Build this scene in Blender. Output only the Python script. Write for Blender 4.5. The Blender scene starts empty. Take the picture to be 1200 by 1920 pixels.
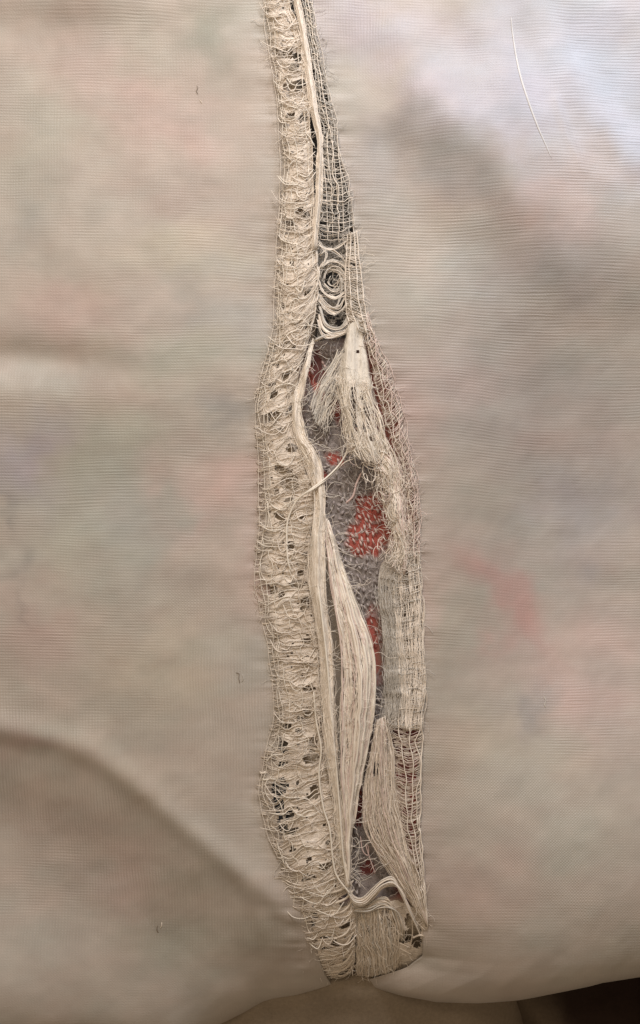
import bpy, math, random
import numpy as np
from mathutils import Vector

random.seed(7)
rng = np.random.default_rng(7)
C = bpy.context.scene
COL = C.collection
S = 200.0                                   # plan units per scene unit (1 unit = 1 cm)
C.unit_settings.scale_length = 0.01

# ------------------------------------------------------------------ camera
CAMH = 2800.0
cam = bpy.data.cameras.new('camera'); camo = bpy.data.objects.new('camera', cam); COL.objects.link(camo)
camo.location = (0, 0, CAMH / S)
cam.sensor_fit = 'VERTICAL'; cam.sensor_height = 24.0
cam.lens = 12.0 / (960.0 / CAMH)
cam.clip_start = 0.1; cam.clip_end = 200
cam.dof.use_dof = True; cam.dof.focus_distance = CAMH / S; cam.dof.aperture_fstop = 1.1
C.camera = camo

# ------------------------------------------------------------------ world and lamps
w = bpy.data.worlds.new('World'); C.world = w; w.use_nodes = True
bg = w.node_tree.nodes['Background']
bg.inputs[0].default_value = (1.0, 0.78, 0.56, 1); bg.inputs[1].default_value = 0.25

def area(name, loc, target, size, energy, color):
    l = bpy.data.lights.new(name, 'AREA'); l.shape = 'RECTANGLE'; l.size = size[0]; l.size_y = size[1]
    l.energy = energy; l.color = color
    o = bpy.data.objects.new(name, l); COL.objects.link(o)
    o.location = loc
    o.rotation_euler = (Vector(target) - Vector(loc)).to_track_quat('-Z', 'Y').to_euler()
    return o
area('window_light', (0.6, 13.0, 11.0), (0.2, 0.5, 0), (5.0, 4.0), 1960, (1.0, 0.945, 0.92))
area('side_window_light', (7.0, 9.0, 5.0), (2.4, 3.6, 0), (2.5, 3.0), 430, (0.74, 0.84, 1.0))
area('lamp_light', (-3.0, 5.0, 14.0), (0, 1.5, 0), (4, 4), 450, (1.0, 0.83, 0.64))

C.view_settings.view_transform = 'Standard'; C.view_settings.look = 'None'
C.view_settings.exposure = 0; C.view_settings.gamma = 1
C.render.film_transparent = False
C.render.filter_size = 1.6
C.cycles.max_bounces = 6

# ------------------------------------------------------------------ helpers
def P(x, y, z=0.0):
    return ((x - 600.0) / S, (960.0 - y) / S, z / S)

def _h(ix, iy, seed):
    n = (ix.astype(np.int64) * 374761393 + iy.astype(np.int64) * 668265263 + seed * 1442695041) & 0xffffffff
    n = ((n ^ (n >> 13)) * 1274126177) & 0xffffffff
    n = (n ^ (n >> 16)) & 0xffffffff
    return n / 4294967295.0 * 2 - 1
def noise(x, y, seed=0):
    x = np.asarray(x, float); y = np.asarray(y, float)
    x, y = np.broadcast_arrays(x, y)
    ix = np.floor(x); iy = np.floor(y); fx = x - ix; fy = y - iy
    fx = fx * fx * fx * (fx * (fx * 6 - 15) + 10); fy = fy * fy * fy * (fy * (fy * 6 - 15) + 10)
    ix = ix.astype(int); iy = iy.astype(int)
    a = _h(ix, iy, seed); b = _h(ix + 1, iy, seed); c = _h(ix, iy + 1, seed); d = _h(ix + 1, iy + 1, seed)
    return (a * (1 - fx) + b * fx) * (1 - fy) + (c * (1 - fx) + d * fx) * fy
def fbm(x, y, seed=0, o=3):
    s = 0; a = 1.0; t = 0
    for k in range(o):
        s = s + a * noise(np.asarray(x) * 2 ** k, np.asarray(y) * 2 ** k, seed + k * 17); t += a; a *= 0.5
    return s / t
def sstep(a, b, x):
    t = np.clip((np.asarray(x, float) - a) / (b - a), 0, 1); return t * t * (3 - 2 * t)
def interp(tab):
    k = np.array(tab, float)
    return lambda v: np.interp(v, k[:, 0], k[:, 1])
def blob(x, y, cx, cy, rx, ry, ang=0):
    a = math.radians(ang); dx = x - cx; dy = y - cy
    u = dx * math.cos(a) + dy * math.sin(a); v = -dx * math.sin(a) + dy * math.cos(a)
    return np.exp(-((u / rx) ** 2 + (v / ry) ** 2))
def polydist(x, y, pts):
    """distance to a polyline and side (positive: below the line in the photo)"""
    best = np.full(np.shape(x), 1e9); side = np.zeros(np.shape(x))
    for (ax, ay), (bx, by) in zip(pts[:-1], pts[1:]):
        vx, vy = bx - ax, by - ay
        t = np.clip(((x - ax) * vx + (y - ay) * vy) / (vx * vx + vy * vy), 0, 1)
        d = np.hypot(x - ax - t * vx, y - ay - t * vy)
        s = np.sign(vx * (y - ay) - vy * (x - ax))
        m = d < best
        best = np.where(m, d, best); side = np.where(m, s, side)
    return best, side

def prop(o, label=None, cat=None, group=None, kind=None):
    if label: o['label'] = label
    if cat: o['category'] = cat
    if group: o['group'] = group
    if kind: o['kind'] = kind
    return o
def thing(name, label, cat, at, group=None):
    o = bpy.data.objects.new(name, None); COL.objects.link(o); o.empty_display_size = 0.1
    o.location = P(*at); prop(o, label, cat, group); return o
def link(name, verts, faces, mat, parent=None, smooth=True, attrs=None, uv=None):
    """verts are plan coordinates (x, y, z)"""
    v = np.asarray(verts, float)
    w_ = np.empty_like(v); w_[:, 0] = (v[:, 0] - 600) / S; w_[:, 1] = (960 - v[:, 1]) / S; w_[:, 2] = v[:, 2] / S
    me = bpy.data.meshes.new(name)
    if parent is not None:
        w_ = w_ - np.array(parent.location)
    me.from_pydata(w_.tolist(), [], faces)
    if smooth: me.polygons.foreach_set('use_smooth', [True] * len(me.polygons))
    for an, arr in (attrs or {}).items():
        at = me.attributes.new(an, 'FLOAT_COLOR', 'POINT')
        a4 = np.ones((len(v), 4)); a4[:, :arr.shape[1]] = arr
        at.data.foreach_set('color', a4.ravel())
    if uv is not None:
        ul = me.uv_layers.new(name='uv')
        li = np.empty(len(me.loops), int); me.loops.foreach_get('vertex_index', li)
        ul.data.foreach_set('uv', uv[li].ravel())
    me.materials.append(mat)
    me.update()
    o = bpy.data.objects.new(name, me); COL.objects.link(o)
    if parent is not None: o.parent = parent
    return o

def cat_rom(pts, n):
    """smooth resample of a control polyline to n points (by arc length)"""
    p = np.asarray(pts, float)
    if p.shape[1] == 2: p = np.c_[p, np.zeros(len(p))]
    q = np.vstack([2 * p[0] - p[1], p, 2 * p[-1] - p[-2]])
    out = []
    for i in range(1, len(q) - 2):
        t = np.linspace(0, 1, 12, endpoint=False)[:, None]
        a, b, c, d = q[i - 1], q[i], q[i + 1], q[i + 2]
        out.append(0.5 * ((2 * b) + (-a + c) * t + (2 * a - 5 * b + 4 * c - d) * t ** 2 + (-a + 3 * b - 3 * c + d) * t ** 3))
    out.append(p[-1:]); o = np.vstack(out)
    s = np.r_[0, np.cumsum(np.linalg.norm(np.diff(o, axis=0), axis=1))]
    g = np.linspace(0, s[-1], n)
    return np.c_[np.interp(g, s, o[:, 0]), np.interp(g, s, o[:, 1]), np.interp(g, s, o[:, 2])]

class Tubes:
    def __init__(self): self.v = []; self.f = []; self.n = 0
    def add(self, pts, r, sides=4, flat=1.0, taper=0.5):
        p = np.asarray(pts, float); n = len(p)
        t = np.gradient(p, axis=0); t /= np.linalg.norm(t, axis=1)[:, None] + 1e-9
        a = np.c_[-t[:, 1], t[:, 0], np.zeros(n)]; ln = np.linalg.norm(a, axis=1)[:, None]
        a = np.where(ln > 1e-4, a / (ln + 1e-9), np.array([[1.0, 0, 0]]))
        b = np.cross(t, a)
        rr = np.full(n, r) if np.isscalar(r) else np.asarray(r)
        e = np.ones(n); e[0] = e[-1] = taper
        rr = rr * e
        ang = np.arange(sides) / sides * 2 * math.pi + math.pi / 4
        ring = p[:, None, :] + rr[:, None, None] * (np.cos(ang)[None, :, None] * a[:, None, :] + flat * np.sin(ang)[None, :, None] * b[:, None, :])
        self.v.append(ring.reshape(-1, 3))
        o = self.n
        for i in range(n - 1):
            for k in range(sides):
                k2 = (k + 1) % sides
                self.f.append((o + i * sides + k, o + i * sides + k2, o + (i + 1) * sides + k2, o + (i + 1) * sides + k))
        self.f.append(tuple(o + k for k in range(sides))[::-1])
        self.f.append(tuple(o + (n - 1) * sides + k for k in range(sides)))
        self.n += n * sides
    def build(self, name, mat, parent=None, kind=None):
        if not self.v: return None
        o = link(name, np.vstack(self.v), self.f, mat, parent)
        if kind: o['kind'] = kind
        return o

# ------------------------------------------------------------------ materials
def newmat(name):
    m = bpy.data.materials.new(name); m.use_nodes = True
    nt = m.node_tree; return m, nt, nt.nodes['Principled BSDF']
def N(nt, t, **kw):
    n = nt.nodes.new(t)
    for k, v in kw.items(): setattr(n, k, v)
    return n
def math_(nt, op, a, b=None, c=None):
    n = N(nt, 'ShaderNodeMath', operation=op)
    for i, x in enumerate((a, b, c)):
        if x is None: continue
        if hasattr(x, 'links') or hasattr(x, 'is_linked'): nt.links.new(x, n.inputs[i])
        else: n.inputs[i].default_value = x
    return n.outputs[0]
def noise_tex(nt, vec, scale, detail=2, rough=0.5):
    n = N(nt, 'ShaderNodeTexNoise'); n.inputs['Scale'].default_value = scale
    n.inputs['Detail'].default_value = detail; n.inputs['Roughness'].default_value = rough
    nt.links.new(vec, n.inputs['Vector']); return n.outputs['Fac']
def mapping(nt, vec, scale):
    n = N(nt, 'ShaderNodeMapping'); n.inputs['Scale'].default_value = scale
    nt.links.new(vec, n.inputs['Vector']); return n.outputs[0]
def hsv_mul(nt, col, fac):
    n = N(nt, 'ShaderNodeVectorMath', operation='SCALE'); nt.links.new(col, n.inputs[0]); nt.links.new(fac, n.inputs['Scale']); return n.outputs[0]

def silk_material():
    m, nt, b = newmat('ribbed_silk')
    uv = N(nt, 'ShaderNodeUVMap', uv_map='uv').outputs[0]
    sep = N(nt, 'ShaderNodeSeparateXYZ'); nt.links.new(uv, sep.inputs[0])
    u, v = sep.outputs[0], sep.outputs[1]            # in ribs
    wv = N(nt, 'ShaderNodeAttribute', attribute_name='weave'); ws = N(nt, 'ShaderNodeSeparateColor'); nt.links.new(wv.outputs['Color'], ws.inputs[0])
    Ah, Av, Ck = ws.outputs[0], ws.outputs[1], ws.outputs[2]
    tint = N(nt, 'ShaderNodeAttribute', attribute_name='tint').outputs['Color']
    ph = math_(nt, 'MULTIPLY', math_(nt, 'SUBTRACT', noise_tex(nt, mapping(nt, uv, (0.09, 0.5, 1)), 1.0, 3), 0.5), 5.5)
    ph2 = math_(nt, 'MULTIPLY', math_(nt, 'SUBTRACT', noise_tex(nt, mapping(nt, uv, (0.5, 0.12, 1)), 1.0, 3), 0.5), 5.0)
    sh = math_(nt, 'SINE', math_(nt, 'ADD', math_(nt, 'MULTIPLY', v, 2 * math.pi), ph))
    sv = math_(nt, 'SINE', math_(nt, 'ADD', math_(nt, 'MULTIPLY', u, 2 * math.pi), ph2))
    # ribs fade in and out along their length
    br = math_(nt, 'MULTIPLY_ADD', noise_tex(nt, mapping(nt, uv, (0.12, 0.8, 1)), 1.0, 2), 2.4, -0.45)
    br = math_(nt, 'MINIMUM', math_(nt, 'MAXIMUM', br, 0.05), 1.3)
    bv = math_(nt, 'MULTIPLY_ADD', noise_tex(nt, mapping(nt, uv, (0.9, 0.16, 1)), 1.0, 2), 2.4, -0.45)
    bv = math_(nt, 'MINIMUM', math_(nt, 'MAXIMUM', bv, 0.05), 1.3)
    hh = math_(nt, 'MULTIPLY', math_(nt, 'MULTIPLY', sh, Ah), br)
    vv = math_(nt, 'MULTIPLY', math_(nt, 'MULTIPLY', sv, Av), bv)
    ck = math_(nt, 'MULTIPLY', math_(nt, 'MULTIPLY', sh, sv), Ck)
    fine = math_(nt, 'MULTIPLY', math_(nt, 'SUBTRACT', noise_tex(nt, mapping(nt, uv, (1.6, 3.2, 1)), 1.0, 2, 0.7), 0.5), 1.7)
    hgt = math_(nt, 'ADD', math_(nt, 'ADD', hh, vv), math_(nt, 'ADD', ck, fine))
    bump = N(nt, 'ShaderNodeBump'); bump.inputs['Strength'].default_value = 1.0; bump.inputs['Distance'].default_value = 0.0013
    nt.links.new(hgt, bump.inputs['Height']); nt.links.new(bump.outputs[0], b.inputs['Normal'])
    # thin places between the ribs let a little of the darker lining through
    fac = math_(nt, 'MULTIPLY_ADD', hgt, 0.075, 0.985)
    col = hsv_mul(nt, tint, fac)
    nt.links.new(col, b.inputs['Base Color'])
    b.inputs['Roughness'].default_value = 0.46; b.inputs['Specular IOR Level'].default_value = 0.40
    b.inputs['Sheen Weight'].default_value = 0.08; b.inputs['Sheen Roughness'].default_value = 0.4
    return m

def thread_material(name, col, var=0.12, rough=0.5, trans=0.0):
    m, nt, b = newmat(name)
    g = N(nt, 'ShaderNodeNewGeometry'); tc = N(nt, 'ShaderNodeTexCoord')
    n1 = noise_tex(nt, g.outputs['Position'], 9.0, 3)
    n2 = noise_tex(nt, g.outputs['Position'], 70.0, 2)
    isl = g.outputs['Random Per Island']
    f = math_(nt, 'ADD', math_(nt, 'MULTIPLY_ADD', n1, 2 * var, 1 - var), math_(nt, 'MULTIPLY_ADD', n2, 2 * var, -var))
    f = math_(nt, 'ADD', f, math_(nt, 'MULTIPLY_ADD', isl, 0.16, -0.08))
    rgb = N(nt, 'ShaderNodeRGB'); rgb.outputs[0].default_value = (*col, 1)
    nt.links.new(hsv_mul(nt, rgb.outputs[0], f), b.inputs['Base Color'])
    b.inputs['Roughness'].default_value = rough; b.inputs['Specular IOR Level'].default_value = 0.45
    if trans: 
        b.inputs['Subsurface Weight'].default_value = 0.0
    return m

def film_material(name, col, alpha=0.85, var=0.15, sc=(30, 90, 30), bump_d=0.006):
    """thin worn silk, a little see-through, with a fibrous grain"""
    m, nt, b = newmat(name)
    g = N(nt, 'ShaderNodeNewGeometry')
    mp = mapping(nt, g.outputs['Position'], sc)
    n1 = noise_tex(nt, mp, 1.0, 4, 0.65)
    n0 = noise_tex(nt, g.outputs['Position'], 6.0, 2)
    f = math_(nt, 'ADD', math_(nt, 'MULTIPLY_ADD', n1, 4 * var, 1 - 2 * var), math_(nt, 'MULTIPLY_ADD', n0, 2 * var, -var))
    rgb = N(nt, 'ShaderNodeRGB'); rgb.outputs[0].default_value = (*col, 1)
    nt.links.new(hsv_mul(nt, rgb.outputs[0], f), b.inputs['Base Color'])
    b.inputs['Roughness'].default_value = 0.6; b.inputs['Specular IOR Level'].default_value = 0.25
    al = math_(nt, 'MULTIPLY_ADD', n1, 0.9, alpha - 0.45)
    al = math_(nt, 'MINIMUM', math_(nt, 'MAXIMUM', al, 0.0), 1.0)
    fd = N(nt, 'ShaderNodeAttribute', attribute_name='fade'); fs_ = N(nt, 'ShaderNodeSeparateColor'); nt.links.new(fd.outputs['Color'], fs_.inputs[0])
    al = math_(nt, 'MULTIPLY', al, fs_.outputs[0])
    nt.links.new(al, b.inputs['Alpha'])
    bump = N(nt, 'ShaderNodeBump'); bump.inputs['Strength'].default_value = 0.8; bump.inputs['Distance'].default_value = bump_d
    nt.links.new(n1, bump.inputs['Height']); nt.links.new(bump.outputs[0], b.inputs['Normal'])
    return m

def attr_cloth_material(name, rough=0.8, weave=14.0, dist=0.006):
    m, nt, b = newmat(name)
    tint = N(nt, 'ShaderNodeAttribute', attribute_name='tint').outputs['Color']
    g = N(nt, 'ShaderNodeNewGeometry')
    n1 = noise_tex(nt, g.outputs['Position'], weave, 3, 0.6)
    n2 = noise_tex(nt, g.outputs['Position'], weave * 5, 2, 0.6)
    f = math_(nt, 'ADD', math_(nt, 'MULTIPLY_ADD', n1, 0.5, 0.75), math_(nt, 'MULTIPLY_ADD', n2, 0.4, -0.2))
    nt.links.new(hsv_mul(nt, tint, f), b.inputs['Base Color'])
    b.inputs['Roughness'].default_value = rough; b.inputs['Specular IOR Level'].default_value = 0.2
    bump = N(nt, 'ShaderNodeBump'); bump.inputs['Strength'].default_value = 0.7; bump.inputs['Distance'].default_value = dist
    nt.links.new(n2, bump.inputs['Height']); nt.links.new(bump.outputs[0], b.inputs['Normal'])
    return m

M_SILK = silk_material()
M_IVORY = thread_material('ivory_thread', (0.82, 0.735, 0.635))
M_CREAM = thread_material('cream_thread', (0.82, 0.75, 0.645))
M_BEIGE = thread_material('beige_thread', (0.70, 0.61, 0.505))
M_PINKT = thread_material('pinkish_thread', (0.68, 0.55, 0.485))
M_GREYT = thread_material('grey_thread', (0.60, 0.56, 0.50))
M_CREASE_GLINT = thread_material('crease_sheen', (0.58, 0.565, 0.56), rough=0.4)
M_WHITE = thread_material('white_stitch', (0.66, 0.50, 0.46), rough=0.7)
M_DARKT = thread_material('brown_snag', (0.24, 0.19, 0.15))
M_FILM = film_material('worn_ivory_silk', (0.76, 0.675, 0.58), 0.95, 0.16, (34, 70, 30))
M_FILMR = film_material('sheer_greyish_silk', (0.64, 0.575, 0.49), 0.62, 0.14)
M_FILMG = film_material('sheer_grey_silk', (0.46, 0.425, 0.38), 0.46, 0.2)
M_FILMB = film_material('bundle_silk', (0.72, 0.65, 0.55), 1.2, 0.10, (70, 12, 30))
M_FLOSS = film_material('silk_floss', (0.76, 0.70, 0.61), 0.98, 0.08, (60, 14, 30))
M_FLAP = film_material("striated_silk", (0.66, 0.575, 0.49), 0.98, 0.10, (75, 16, 30))
M_GAUZE = film_material('lavender_gauze', (0.47, 0.42, 0.40), 0.42, 0.25, (40, 36, 30))
M_UNDER = attr_cloth_material('printed_lining')
M_BROWN = attr_cloth_material('brown_cloth', weave=30.0)

# ------------------------------------------------------------------ the lines of the torn seam (plan coordinates)
XL = interp([(-160, 492), (0, 495), (60, 500), (120, 510), (200, 521), (300, 529), (380, 526), (430, 521), (500, 519), (560, 516), (620, 514),
             (660, 505), (700, 491), (760, 480), (800, 482), (860, 486), (920, 488), (1000, 487), (1080, 478), (1150, 490), (1200, 503),
             (1280, 512), (1340, 517), (1400, 500), (1480, 485), (1560, 501), (1620, 529), (1700, 540), (1760, 552), (1810, 560), (1850, 572), (1884, 586), (2000, 600)])
XR = interp([(-160, 530), (0, 542), (60, 562), (120, 573), (200, 580), (300, 588), (380, 588), (430, 590), (500, 596), (560, 600), (620, 592),
             (660, 586), (700, 578), (760, 556), (800, 556), (860, 578), (920, 600), (1000, 602), (1080, 590), (1150, 598), (1200, 606),
             (1280, 606), (1340, 612), (1400, 616), (1480, 628), (1560, 640), (1620, 648), (1700, 660), (1760, 667), (1840, 667), (1884, 655), (2000, 650)])
XRR = interp([(-160, 580), (0, 588), (60, 597), (100, 604), (200, 626), (300, 645), (350, 660), (420, 668), (460, 674), (540, 682), (590, 690),
              (640, 706), (700, 731), (760, 749), (840, 766), (900, 780), (960, 789), (1040, 789), (1100, 791), (1200, 794), (1280, 798),
              (1400, 792), (1500, 789), (1600, 791), (1680, 797), (1740, 803), (1808, 803), (1834, 776), (1860, 724), (1888, 676), (2000, 664)])
FOLD = [(-160, 1355), (0, 1378), (90, 1395), (170, 1425), (270, 1500), (390, 1600), (470, 1665), (560, 1730)]
EB_L = interp([(-200, 2010), (100, 1985), (250, 2010), (300, 1985), (400, 1938), (480, 1908), (560, 1886), (620, 1878)])
EB_R = interp([(640, 1874), (720, 1882), (770, 1898), (820, 1910), (880, 1918), (950, 1914), (1020, 1904), (1080, 1890), (1125, 1878), (1150, 1869), (1200, 1860), (1400, 1826)])

def roll(y):
    R_ = 300.0; dd = np.clip(1884 - np.asarray(y, float), 0, R_)
    return -0.60 * (R_ - np.sqrt(np.maximum(R_ * R_ - (R_ - dd) ** 2, 0)))
def height(x, y):
    z = 7 * fbm(x / 260, y / 230, 3, 2) + 1.6 * fbm(x / 60 + y / 170, y / 70, 4, 3)
    d, s = polydist(x, y, FOLD)
    sd = d * s                                             # >0 below the fold line
    k = 1 - sstep(470, 600, x)
    z = z + k * (-54 * sstep(-44, 190, sd + 7 * noise(x / 26, y / 60, 21) * sstep(200, 420, x)) + 54 * sstep(220, 560, sd) + 10 * blob(sd, 0 * sd, -12, 0, 26, 1))
    # hollow running in from the left edge
    z = z - 17 * np.exp(-((y - 668 - 0.06 * x) / 36) ** 2) * (1 - sstep(60, 330, x)) 
    z = z + 4 * np.exp(-((y - 735 - 0.05 * x) / 34) ** 2) * (1 - sstep(60, 400, x))
    dd, ss = polydist(x, y, [(600, -40), (665, 70), (770, 190), (850, 245), (940, 330), (1010, 420), (1070, 540), (1130, 720), (1180, 1000)])
    q = dd * ss
    kr = sstep(690, 780, x) * sstep(60, 240, y + 0.35 * (x - 850)) * (1 - sstep(430, 620, y))
    z = z + kr * (34 * sstep(-330, -10, q) - 42 * sstep(-18, 170, q) + 8 * sstep(170, 420, q))
    z = z + sstep(790, 1040, x) * (-92 * sstep(330, 1010, y) + 125 * sstep(1080, 1700, y))
    # ridges upper right
    for pts, hgt, wd in (([(1040, 190), (1060, 260), (1096, 335)], 3.0, 9),
                         ([(985, -20), (1050, 110), (1110, 200), (1230, 350)], 9, 36),
                         ([(860, -40), (905, 60), (960, 170), (1050, 300), (1090, 350)], 6, 36),
                         ([(740, 60), (850, 240), (940, 320), (960, 420)], 7, 45)):
        dd, ss = polydist(x, y, pts)
        fade = sstep(pts[-1][1] + 20, pts[-1][1] - 60, y) if False else 1 - sstep(pts[-1][1] - 50, pts[-1][1] + 30, y)
        z = z + hgt * np.exp(-(dd / wd) ** 2) * fade
    z = z + 26 * blob(x, y, 100, -10, 230, 48)
    z = z - 6 * blob(x, y, 720, 265, 80, 50) - 5 * blob(x, y, 800, 215, 60, 40)
    return z

def seam_pull(x, y, edge):
    """fine puckers where the cloth is pulled at the torn seam"""
    d = np.abs(x - edge)
    return np.exp(-d / 24) * (1.1 * noise(x / 70, y / 8, 41) + 1.9 * noise(x / 50, y / 21, 43)) - 2.0 * np.exp(-d / 26)

PINK = np.array((0.63, 0.455, 0.385)); GREEN = np.array((0.475, 0.445, 0.35)); LAV = np.array((0.56, 0.50, 0.50))
GREY = np.array((0.38, 0.34, 0.30)); ROSE = np.array((0.60, 0.35, 0.295)); SAND = np.array((0.58, 0.50, 0.385)); BLUEG = np.array((0.455, 0.43, 0.375))
TAUPE = np.array((0.45, 0.355, 0.29)); CHAR = np.array((0.16, 0.145, 0.14))
PRINT_L = [(8, 935, 9, 34, 0, CHAR, .30), (6, 1000, 8, 26, 10, CHAR, .28), (22, 1090, 16, 26, 20, CHAR, .22), (44, 1150, 8, 22, 0, CHAR, .25), (30, 980, 45, 120, 0, GREY, .35), (200, 140, 120, 60, 20, PINK, .45), (395, 70, 45, 90, 0, GREEN * .82, .6), (250, 110, 60, 60, 0, GREEN, .3), (330, 250, 110, 50, 20, PINK, .35),
           (330, 385, 150, 50, 10, TAUPE, .35), (90, 250, 80, 90, 0, GREEN, .25), (330, 480, 90, 40, 0, SAND, .5), (400, 610, 110, 60, -10, BLUEG, .55), (130, 590, 110, 50, 0, PINK, .35),
           (330, 680, 120, 40, 0, GREEN, .4), (425, 745, 45, 35, 20, GREY * .9, .55), (250, 735, 110, 35, 20, TAUPE, .35), (230, 900, 200, 120, 0, GREEN * .84, .42), (200, 840, 80, 50, -30, GREEN * .9, .5),
           (385, 840, 55, 40, 0, TAUPE, .4), (410, 900, 50, 60, 0, PINK, .45), (345, 960, 35, 90, -18, PINK, .5), (250, 1000, 90, 90, 0, BLUEG, .45),
           (130, 1050, 90, 90, 0, GREEN, .35), (60, 870, 55, 60, 30, LAV * .72, .5), (360, 1110, 90, 40, 10, TAUPE, .3), (60, 1190, 90, 60, 0, PINK * .9, .35),
           (60, 1395, 110, 22, 8, PINK * .8, .4), (220, 1440, 130, 40, 35, SAND * .85, .4), (300, 1250, 110, 80, 0, SAND, .4), (100, 1560, 120, 60, 20, TAUPE, .3), (230, 1660, 60, 90, 30, PINK * .85, .3), (320, 1800, 130, 60, 0, GREEN * .8, .35),
           (450, 1250, 60, 60, 0, BLUEG, .2), (60, 420, 50, 60, 0, BLUEG, .3), (470, 1000, 40, 120, 0, PINK, .3)]
PRINT_SHEEN_SHADE_R = [(1060, 130, 26, 90, -36, np.array((.70, .70, .74)), .6), (1150, 250, 34, 90, -34, np.array((.70, .70, .74)), .55), (690, 50, 90, 60, 0, LAV, .55), (690, 160, 70, 50, 20, SAND, .5), (850, 200, 140, 110, 30, LAV, .6), (800, 225, 60, 35, 25, GREY, .55),  # whitish diagonal bands are satin glare painted into the colour
           (720, 280, 70, 40, -10, GREY * .9, .55), (690, 360, 40, 70, 0, GREY, .35), (825, 300, 45, 28, 0, SAND * 1.1, .5), (960, 200, 110, 140, 20, np.array((.58, .55, .59)), .55), (1120, 120, 190, 170, 0, np.array((.55, .55, .585)), .55),  # cool near-white blobs paint the lavender sheen at upper right
           (930, 330, 40, 60, -20, TAUPE, .4), (1040, 390, 60, 60, 0, PINK, .45), (830, 545, 110, 60, 0, GREEN, .5), (1000, 500, 110, 60, 0, LAV, .3), (780, 450, 100, 60, 0, SAND, .4),
           (780, 800, 50, 80, 0, ROSE, .3), (870, 730, 90, 50, 0, PINK, .35), (1040, 740, 100, 80, 20, GREY * 1.15, .35), (940, 930, 150, 70, 15, SAND, .55),
           (1120, 960, 80, 90, 0, LAV * .82, .6), (1080, 800, 70, 60, 0, PINK, .3), (950, 1125, 40, 120, -38, ROSE, .5), (932, 1215, 22, 40, 0, ROSE, .3), (900, 650, 240, 330, 0, GREY * 1.12, .30), (860, 300, 110, 60, 35, GREY, .45), (1080, 880, 160, 200, 0, GREY * 1.15, .25),  # broad greys: darker print, with shade of the tilting cloth painted in
           (1090, 1310, 110, 60, 20, PINK * .9, .45), (1150, 1190, 70, 60, 0, PINK, .35), (830, 1170, 60, 90, 0, GREEN, .35), (960, 1400, 120, 60, 0, SAND, .35), (850, 1060, 60, 40, 0, TAUPE, .25),
           (1020, 1330, 28, 40, 0, GREY, .4), (880, 1650, 110, 70, 0, PINK * .85, .25), (1050, 1560, 120, 70, 0, GREEN, .25), (800, 1130, 30, 90, 0, PINK, .3)]
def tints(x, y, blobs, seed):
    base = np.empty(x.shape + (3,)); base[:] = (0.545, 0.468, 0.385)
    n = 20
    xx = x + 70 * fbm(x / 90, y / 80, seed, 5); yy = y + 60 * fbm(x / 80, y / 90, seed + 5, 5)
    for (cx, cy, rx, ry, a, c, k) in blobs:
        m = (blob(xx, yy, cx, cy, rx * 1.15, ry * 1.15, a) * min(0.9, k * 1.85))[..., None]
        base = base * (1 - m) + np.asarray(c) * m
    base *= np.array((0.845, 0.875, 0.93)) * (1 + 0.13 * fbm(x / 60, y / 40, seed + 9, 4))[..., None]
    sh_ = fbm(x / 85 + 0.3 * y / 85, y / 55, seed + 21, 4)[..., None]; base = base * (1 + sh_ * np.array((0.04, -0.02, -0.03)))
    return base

def weave_map(x, y, side):
    """how strongly ribs (r), cross threads (g) and basket checks (b) stand out in the weave"""
    ah = 0.44 + 0.55 * fbm(x / 120, y / 70, 61 + side, 3); av = 0.16 + 0.16 * fbm(x / 90, y / 120, 67 + side, 2); ck = 0.14 + 0.12 * fbm(x / 110, y / 80, 68 + side, 2)
    if side == 0:
        d, s = polydist(x, y, FOLD); sd = d * s
        turn = np.maximum(blob(x, y, 440, 1330, 130, 190) , np.exp(-((sd - 60) / 150) ** 2) * 0.9)
        turn = np.clip(turn + 0.6 * blob(x, y, 100, 1800, 160, 90), 0, 1)
        ah = ah * (1 - 0.85 * turn) + 0.15 * blob(x, y, 60, 1700, 100, 80); av = av + 0.75 * turn
        ah = ah * (1 - 0.9 * blob(x, y, 60, 675, 220, 34))
        ah = ah * (1 - 0.8 * blob(x, y, 430, 120, 90, 160))
        ah = ah + 0.35 * blob(x, y, 100, 780, 250, 90) + 0.25 * blob(x, y, 250, 950, 220, 90)
        ck = ck + 0.35 * blob(x, y, 330, 1130, 160, 60) + 0.15 * blob(x, y, 60, 1430, 110, 40)
        f = 1 - 0.75 * sstep(1750, 1850, y); ah *= f; av *= f
    else:
        ah = ah + 0.40 * sstep(900, 1180, x) * (1 - sstep(280, 480, y)) + 0.25 * blob(x, y, 900, 500, 330, 250) + 0.4 * blob(x, y, 830, 760, 110, 130)
        ah = ah * (1 - 0.85 * blob(x, y, 690, 130, 110, 130)); av = av + 0.5 * blob(x, y, 690, 40, 90, 70)
        basket = np.maximum(blob(x, y, 960, 1510, 230, 90, 14), blob(x, y, 1010, 1600, 220, 110, 20))
        basket = np.maximum(basket, 0.8 * blob(x, y, 830, 1480, 90, 60))
        ah = ah * (1 - 0.75 * basket); ck = ck + 0.85 * basket
        f = 1 - 0.8 * sstep(1720, 1830, y); ah *= f; ck *= f
    return np.stack([np.clip(ah, 0.04, 1.6), np.clip(av, 0, 1), np.clip(ck, 0, 1)], -1)

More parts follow.
